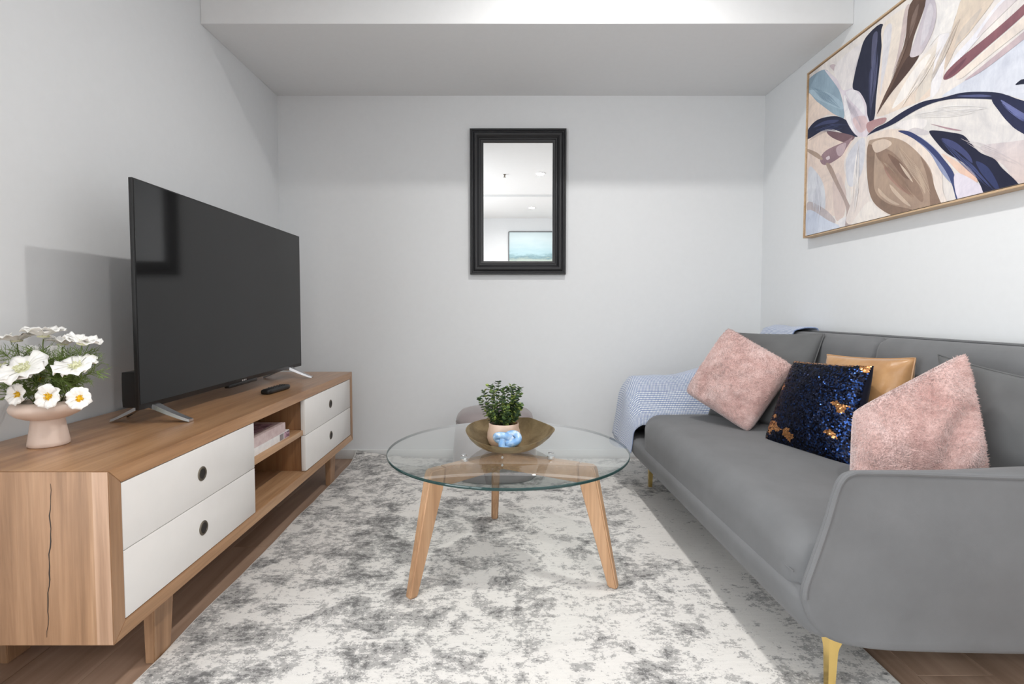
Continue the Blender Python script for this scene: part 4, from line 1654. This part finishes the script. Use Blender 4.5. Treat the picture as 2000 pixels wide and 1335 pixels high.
# arms: panel outline in the (x, z) plane
def arm(sign):
    yo = A0 if sign < 0 else A1
    out = [(-0.385, 0.545), (-0.365, 0.556), (-0.33, 0.5585), (-0.1, 0.556), (0.15, 0.556), (SBK - 0.02, 0.556), (SBK, 0.50), (SBK, 0.20), (SBK - 0.02, 0.135),
           (0.1, 0.130), (-0.2, 0.140), (-0.33, 0.152), (-0.40, 0.172), (-0.440, 0.205), (-0.462, 0.25), (-0.466, 0.29), (-0.448, 0.35), (-0.42, 0.44), (-0.40, 0.515)]
    P = catmull([Vector(q) for q in out], 4)
    # resample-free: build outer, rounded edge and inner loops
    ctr = Vector((-0.03, 0.34))
    loops = []
    for (ins, dy, inner) in ((0.055, 0.004, 0), (0.030, 0.003, 0), (0.012, 0.001, 0), (0.004, 0.003, 0), (0.0, 0.008, 0), (0.0, -0.008, 1), (0.006, 0.0, 1), (0.03, 0.003, 1)):
        L2 = []
        for kq, q in enumerate(P):
            d = (q - ctr)
            s = 1 - ins / max(0.05, d.length)
            r = ctr + d * s
            # the outer face bows outwards towards the back, the arm thickens with it
            bow = 0.050 * sm(-0.35, 0.3, r.x) * sm(0.1, 0.5, r.y)
            thick = 0.022 + 0.06 * sm(-0.40, 0.15, r.x)
            gat = 0.0016 * math.sin(r.y * 190) * sm(-0.30, -0.40, r.x) * sm(0.40, 0.47, r.y) if (not inner and ins > 0.02) else 0
            yy = dy - bow + gat if not inner else dy + thick
            L2.append((r.x, yo - sign * yy, r.y - (0.010 * sm(-0.4, 0.0, r.x) * sm(0.45, 0.55, r.y) if inner else 0)))
        loops.append(L2)
    mb = MB()
    rings = [[mb.bm.verts.new(q) for q in L2] for L2 in loops]
    n = len(P)
    for a, b in zip(rings[:-1], rings[1:]):
        for k in range(n):
            mb.bm.faces.new([a[k], a[(k + 1) % n], b[(k + 1) % n], b[k]])
    for rg, ins in ((rings[0], 0), (rings[-1], 1)):
        # fill: rings shrinking to the centre keep the face smooth
        prev = rg
        for s in (0.8, 0.55, 0.3, 0.1):
            cur = []
            for k in range(n):
                q = Vector((loops[0 if ins == 0 else -1][k]))
                rx, rz = ctr.x + (q.x - ctr.x) * s, ctr.y + (q.z - ctr.y) * s
                bow = 0.050 * sm(-0.35, 0.3, rx) * sm(0.1, 0.5, rz)
                thick = 0.022 + 0.06 * sm(-0.40, 0.15, rx)
                yy = (0.004 - bow - 0.010 * (1 - s)) if ins == 0 else (0.003 + thick)
                cur.append(mb.bm.verts.new((rx, yo - sign * yy, rz)))
            for k in range(n):
                mb.bm.faces.new([prev[k], prev[(k + 1) % n], cur[(k + 1) % n], cur[k]])
            prev = cur
        mb.bm.faces.new(prev)
    a_ = mb.build('arm', 'sofa', sofa, angle=180)
    # piping along the outer edge from the base over the top
    idx = [k for k in range(n) if (loops[3][k][2] > 0.262 and loops[3][k][0] < SBK - 0.03)]
    # order along the outline: start at the front bottom
    seq = sorted(idx, key=lambda k: (k - n) if k > n // 2 else k)
    pts = [Vector(loops[3][k]) + Vector((0, sign * 0.001, 0.0)) for k in seq]
    pp = MB().tube(pts, 0.0058, 8).build('piping', 'sofa', a_)


arm(-1)
arm(1)


# back: shell and two padded panels
def back_fn(p):
    lean = (p.z - 0.30) * 0.17
    p.x += lean - 0.034
    return p


MB().soft((0.300, A0 + 0.03, 0.20), (0.345, A1 - 0.03, 0.812), 0.02, 10, back_fn).build('back_shell', 'sofa', sofa, angle=60)


def panel_fn(y0, y1):
    def f(p):
        u = (p.y - (y0 + y1) / 2) / ((y1 - y0) / 2)
        p.x -= 0.014 * (1 - u * u) * sm(0.33, 0.23, p.x)
        return back_fn(p)
    return f


for (ya, yb) in ((A0 + 0.04, -0.002), (0.002, A1 - 0.04)):
    MB().soft((0.238, ya, 0.33), (0.330, yb, 0.815), (0.045, 0.03, 0.05), 16, panel_fn(ya, yb)).build('backrest_panel', 'sofa', sofa, angle=180)
bp = [back_fn(Vector((0.325, A0 + 0.05 + (A1 - A0 - 0.10) * k / 30, 0.815))) for k in range(31)]
MB().tube(bp, 0.0055, 8).build('back_piping', 'sofa', sofa)


# brass legs: flared blade
def sofa_leg(lx, ly, zt, fx=1):
    mb = MB()
    rows = []
    for k in range(15):
        t = k / 14
        z = zt * (1 - t) + (RT + 0.0003) * t
        if fx < 0:
            z = zt * (1 - t)
        fl_ = 0.034 * max(0, 1 - t / 0.48) ** 2.4
        w1 = 0.0125 - 0.004 * t
        rows.append((z, w1 + fl_, 0.0125 - 0.004 * t + fl_ * 1.0))
    prev = None
    for (z, wx, wy) in rows:
        # L-shaped blade section, the open side turned inwards
        s = 0.006
        ring = [(lx - 0.0125, ly - 0.0125 * (1), z), (lx - 0.0125 + 2 * wx, ly - 0.0125, z), (lx - 0.0125 + 2 * wx, ly - 0.0125 + s, z),
                (lx - 0.0125 + s, ly - 0.0125 + s, z), (lx - 0.0125 + s, ly - 0.0125 + 2 * wy, z), (lx - 0.0125, ly - 0.0125 + 2 * wy, z)]
        ring = [(2 * lx - q[0], q[1], q[2]) if False else q for q in ring]
        cur = [mb.bm.verts.new(q) for q in ring]
        if prev:
            for k in range(6):
                mb.bm.faces.new([prev[k], prev[(k + 1) % 6], cur[(k + 1) % 6], cur[k]])
        else:
            mb.bm.faces.new(cur[::-1])
        prev = cur
    mb.bm.faces.new(prev)
    mb.build('leg', 'gold', sofa, angle=35)


for lx, fx in ((-0.350, 1), (0.28, -1)):
    for ly in (A0 + 0.075, A1 - 0.145):
        sofa_leg(lx, ly, 0.168, fx)


# ================================================================== CUSHIONS
def pillow(name, corners, thick, mat, label, group=None, conc=0.05, wr=0.006, ws=9.0, seed=0.0, n=30, power=0.42, part='cover', seam=None, folds=None, rc=0.0, fur=0):
    """corners: bl, br, tr, tl"""
    bl, br, tr, tl = [Vector(c) for c in corners]
    ax = ((br + tr) - (bl + tl)).normalized()
    ay = ((tl + tr) - (bl + br)).normalized()
    nz = ax.cross(ay).normalized()
    base = (bl + br) / 2
    root = tag(empty(name, base), label, 'cushion', group)
    mb = MB()

    def pos(i, j, side):
        u, v = 2 * i - 1, 2 * j - 1
        kc = 1 - rc * (u * u * v * v) ** 3
        cu = u * (1 - conc * (1 - v * v))
        cvv = v * (1 - conc * (1 - u * u))
        a, b = (cu * kc + 1) / 2, (cvv * kc + 1) / 2
        p = bl * (1 - a) * (1 - b) + br * a * (1 - b) + tr * a * b + tl * (1 - a) * b
        e = ((1 - u * u) * (1 - v * v))
        t = thick / 2 * e ** power
        q = p + nz * side * t
        k = min(1, e * 3)
        q += nz * (side * wr * k * ns(q, ws, seed) + side * wr * 0.5 * k * ns(q, ws * 2.3, seed + 4))
        if folds and side > 0:
            q += nz * folds(u, v) * k
        return q
    N = n
    f = [[None] * (N + 1) for _ in range(N + 1)]
    b_ = [[None] * (N + 1) for _ in range(N + 1)]
    for i in range(N + 1):
        for j in range(N + 1):
            si = 0.5 - 0.5 * math.cos(math.pi * i / N)
            sj = 0.5 - 0.5 * math.cos(math.pi * j / N)
            si = 0.5 * si + 0.5 * i / N
            sj = 0.5 * sj + 0.5 * j / N
            f[i][j] = mb.bm.verts.new(pos(si, sj, 1))
            if 0 < i < N and 0 < j < N:
                b_[i][j] = mb.bm.verts.new(pos(si, sj, -1))
            else:
                b_[i][j] = f[i][j]
    for i in range(N):
        for j in range(N):
            mb.bm.faces.new([f[i][j], f[i + 1][j], f[i + 1][j + 1], f[i][j + 1]])
            q = [b_[i][j], b_[i][j + 1], b_[i + 1][j + 1], b_[i + 1][j]]
            mb.bm.faces.new(q)
    rim = [f[i][0].co.copy() for i in range(N + 1)] + [f[N][j].co.copy() for j in range(1, N + 1)] + [f[i][N].co.copy() for i in range(N - 1, -1, -1)] + [f[0][j].co.copy() for j in range(N - 1, 0, -1)]
    mb.build(part, mat, root, angle=180)
    if fur:
        rf = random.Random(int(seed * 10) + 5)
        fm = MB()
        vs_, fs_ = [], []
        for q in range(fur):
            a, b = rf.random(), rf.random()
            p = pos(a, b, 1)
            du = pos(min(1, a + 0.01), b, 1) - pos(max(0, a - 0.01), b, 1)
            dv = pos(a, min(1, b + 0.01), 1) - pos(a, max(0, b - 0.01), 1)
            nn = du.cross(dv)
            if nn.length < 1e-9:
                continue
            nn.normalize()
            # nap lies in swirls
            th_ = 5.0 * ns(p, 7.0, seed + 2) + 0.6 * rf.gauss(0, 1)
            td = (du.normalized() * math.cos(th_) + dv.normalized() * math.sin(th_))
            d = (nn * 0.55 + td + Vector((rf.gauss(0, .25), rf.gauss(0, .25), rf.gauss(0, .25)))).normalized()
            ln = rf.uniform(0.005, 0.010)
            w = d.cross(nn)
            if w.length < 1e-6:
                continue
            w = w.normalized() * 0.0011
            k = len(vs_)
            p = p - nn * 0.001
            vs_ += [p - w, p + w, p + d * ln]
            fs_.append([k, k + 1, k + 2])
        fm.faces(vs_, fs_)
        fo_ = fm.build('plush_pile', mat, root, smooth=False, norm=False)
        fo_['kind'] = 'stuff'
    if seam:
        MB().tube(rim, seam, 6, closed=True).build('seam', mat, root)
    return root, pos


SEAT = 0.415


def P3(px, py, d):
    return onY(px, py, d)


def PS(px, d, z=0.412):
    # a lower corner standing on the seat at depth d
    q = onY(px, 900, d)
    return Vector((q.x, d, z))


pillow('throw_pillow', [PS(1382, 2.45), PS(1550, 2.12), P3(1610, 652, 2.235), P3(1436, 650, 2.575)], 0.145, 'sofac',
       'grey velvet cushion leaning on the sofa back behind the diamond-set pink cushion', 'grey velvet back cushions', conc=0.03, wr=0.006, seed=3, seam=0.003)
pillow('throw_pillow', [PS(1872, 1.435, 0.402), PS(2036, 1.256, 0.402), P3(2036, 744, 1.250), P3(1833, 692, 1.545)], 0.10, 'sofac',
       'grey velvet cushion in the sofa corner behind the large pink cushion', 'grey velvet back cushions', conc=0.03, wr=0.008, seed=9, seam=0.003,
       folds=lambda u, v: 0.010 * math.sin((v * 0.9 + u * 0.25) * 9) * sm(0.1, -0.7, v))
pillow('throw_pillow', [P3(1462, 847, 2.10), P3(1553, 714, 2.105), P3(1423, 638, 2.375), P3(1337, 766, 2.375)], 0.155, 'pink',
       'fluffy pink cushion set on its corner beside the blue throw', 'fluffy pink cushions', conc=0.02, wr=0.013, ws=12, seed=1, rc=0.05, power=0.36, fur=15000)
pillow('throw_pillow', [P3(1657, 977, 1.38), P3(1942, 996, 1.275), P3(1888, 684, 1.352), P3(1664, 802, 1.45)], 0.16, 'pink',
       'larger fluffy pink cushion propped on the near arm of the sofa', 'fluffy pink cushions', conc=0.0, wr=0.013, ws=10, seed=6, rc=0.04, power=0.36, fur=17000,
       folds=lambda u, v: 0.016 * math.sin((u * 0.9 - v * 0.75) * 8 + 1) * sm(-0.1, 0.6, u) * sm(0.7, 0.0, v))
pillow('throw_pillow', [PS(1612, 1.955), PS(1765, 1.665), P3(1788, 699, 1.682), P3(1616, 692, 2.0)], 0.15, 'tan',
       'golden tan satin cushion behind the sequin cushion', None, conc=0.05, wr=0.012, ws=13, seed=12, seam=0.003)
sq, sqpos = pillow('throw_pillow', [P3(1494, 862, 1.985), P3(1668, 918, 1.635), P3(1707, 714, 1.70), P3(1553, 704, 2.03)], 0.125, 'navyfab',
                   'navy blue sequin cushion with copper patches between two pink cushions', None, conc=0.04, wr=0.006, ws=8, seed=15)
# sequins
rnd = random.Random(21)
sqm = MB()
NS = 78
golds = [(-0.80, -0.66, 0.24), (-0.30, -0.72, 0.17), (-0.90, 0.25, 0.15), (0.72, 0.08, 0.15), (0.62, -0.50, 0.11), (-0.78, -0.40, 0.10), (0.95, 0.93, 0.12), (-0.92, 0.02, 0.07)]
for i in range(NS):
    for j in range(NS):
        a = 0.008 + 0.984 * (i + (0.5 if j % 2 else 0.0)) / NS
        b = 0.008 + 0.984 * (j + 0.25) / NS
        a = min(0.994, a)
        p = sqpos(a, b, 1)
        pu = sqpos(min(1, a + 0.01), b, 1) - sqpos(max(0, a - 0.01), b, 1)
        pv = sqpos(a, min(1, b + 0.01), 1) - sqpos(a, max(0, b - 0.01), 1)
        n = pu.cross(pv).normalized()
        u, v = 2 * a - 1, 2 * b - 1
        isg = (v > 0.93 and rnd.random() < 0.7) or (u < -0.9 and rnd.random() < 0.18)
        for (gu, gv, gr) in golds:
            dd = math.hypot(u - gu, (v - gv) * 1.4) / gr + 0.9 * ns((u * 5 + gu, v * 7, 3), 1.0) + rnd.uniform(-0.15, 0.15)
            if dd < 0.8:
                isg = True
        if isg:
            mt = 3
        else:
            t = rnd.random()
            blue = sm(-0.2, 0.8, u) * 0.7  # blue highlights towards the right are put into the sequin colours
            mt = 1 if t < 0.05 + blue * 0.4 else (0 if t < 0.60 - 0.25 * sm(0.3, 0.9, v) else 2)
        tilt = Vector((rnd.gauss(0, 1), rnd.gauss(0, 1), rnd.gauss(0, 1))) * 0.16
        nn = (n + tilt).normalized()
        e1 = nn.cross(Vector((0.3, 0.2, 1))).normalized()
        e2 = nn.cross(e1)
        r = 0.0031
        c = p + n * 0.0016
        sqm.faces([c + (e1 * math.cos(k * math.pi / 3) + e2 * math.sin(k * math.pi / 3)) * r for k in range(6)], [[0, 1, 2, 3, 4, 5]], mt)
so = sqm.build('sequins', ['seq_navy', 'seq_highlight', 'seq_black', 'seq_gold'], sq, smooth=False, norm=False)
so['kind'] = 'stuff'

# ================================================================== THROW BLANKET
th = tag(empty('throw_blanket', (0.95, 2.75, 0)), 'pale blue and white woven throw draped over the far arm and back of the sofa', 'blanket')
rot = Matrix.Rotation(SRZ, 3, 'Z')


def s2w(x, y, z):
    return SO + rot @ Vector((x, y, z))


def front_x(z):
    # front edge of the arm at height z
    return -0.39 - (0.556 - z) * 0.27


def thr(i, j, heap=0.075):
    # i runs from the sofa back (0) over the top to the hanging front (1); j from the inside, over the arm, to the outside
    prof = [(A1 - 0.240, 0.350), (A1 - 0.212, 0.405), (A1 - 0.140, 0.500), (A1 - 0.106, 0.548), (A1 - 0.070, 0.567), (A1 - 0.03, 0.570), (A1 + 0.014, 0.560), (A1 + 0.026, 0.50), (A1 + 0.026, 0.38), (A1 + 0.026, 0.27)]
    t = j * (len(prof) - 1)
    k = min(int(t), len(prof) - 2)
    f = t - k
    y = prof[k][0] * (1 - f) + prof[k + 1][0] * f
    z = prof[k][1] * (1 - f) + prof[k + 1][1] * f
    up = sm(0.30, 0.95, min(j * 2.2, 1.0))
    if i < 0.72:
        x = 0.165 + (-0.425 - 0.165) * (i / 0.72)
        # the outer side follows the bowed face of the arm
        y2 = y + 0.052 * sm(-0.35, 0.3, x) * sm(0.1, 0.5, z) * sm(0.42, 0.62, j)
        z2 = z + heap * sm(-0.25, 0.15, x) * up
    else:
        # hanging over the front end of the arm
        s = (i - 0.72) / 0.28
        x = -0.425 - 0.035 * math.sin(min(1, s * 3) * math.pi / 2) - 0.055 * s
        lim = 0.215 + 0.05 * j
        z2 = z + (lim - z) * s ** 1.1
        y2 = (A1 - 0.2) + (y - (A1 - 0.2)) * (1 - 0.12 * s) - 0.02 * s * (1 - j)
        x += 0.03 * s * max(0, 1 - 4 * j)
    x += 0.006 * ns((i * 3, j * 4, 1), 2.0)
    z2 += 0.004 * ns((i * 4, j * 4, 7), 2.0) + 0.003 * math.sin(j * 20 + i * 6) * sm(0.6, 1.0, i)
    y2 += 0.003 * math.sin(i * 14 + j * 5) * sm(0.25, 0.0, abs(j - 0.25))
    return s2w(x, y2, z2)


t1 = MB()
t1.grid(thr, 60, 44, uv=(1.0, 0.85))
o = t1.build('arm_drape', 'throw', th, angle=180)
md = o.modifiers.new('thickness', 'SOLIDIFY')
md.thickness = 0.005
md.offset = 0.0


# the cloth is folded under where it heaps up towards the backrest
for hp, i1, j0, j1 in ((0.050, 0.46, 0.40, 0.64), (0.028, 0.42, 0.40, 0.62), (0.008, 0.36, 0.40, 0.60)):
    t3 = MB()
    t3.grid(lambda i, j: thr(0.01 + i * i1, j0 + (j1 - j0) * j, hp), 24, 20, uv=(0.5, 0.4))
    o = t3.build('folded_layer', 'throw', th, angle=180)
    md = o.modifiers.new('thickness', 'SOLIDIFY')
    md.thickness = 0.008
    md.offset = 0.0


def thb(i, j):
    # over the top of the backrest
    prof = [(0.232, 0.62), (0.244, 0.70), (0.258, 0.775), (0.285, 0.821), (0.335, 0.832), (0.392, 0.830), (0.412, 0.80), (0.404, 0.72), (0.392, 0.64)]
    t = j * (len(prof) - 1)
    k = min(int(t), len(prof) - 2)
    f = t - k
    x = prof[k][0] * (1 - f) + prof[k + 1][0] * f
    z = prof[k][1] * (1 - f) + prof[k + 1][1] * f
    y = 0.50 + 0.28 * i
    return s2w(x, y, z + 0.004 * ns((i * 3, j * 3, 2), 2.0) + 0.004 * math.sin(i * 9))


t2 = MB()
t2.grid(thb, 30, 30, uv=(0.5, 0.6))
o = t2.build('back_drape', 'throw', th, angle=180)
md = o.modifiers.new('thickness', 'SOLIDIFY')
md.thickness = 0.005
md.offset = 0.0
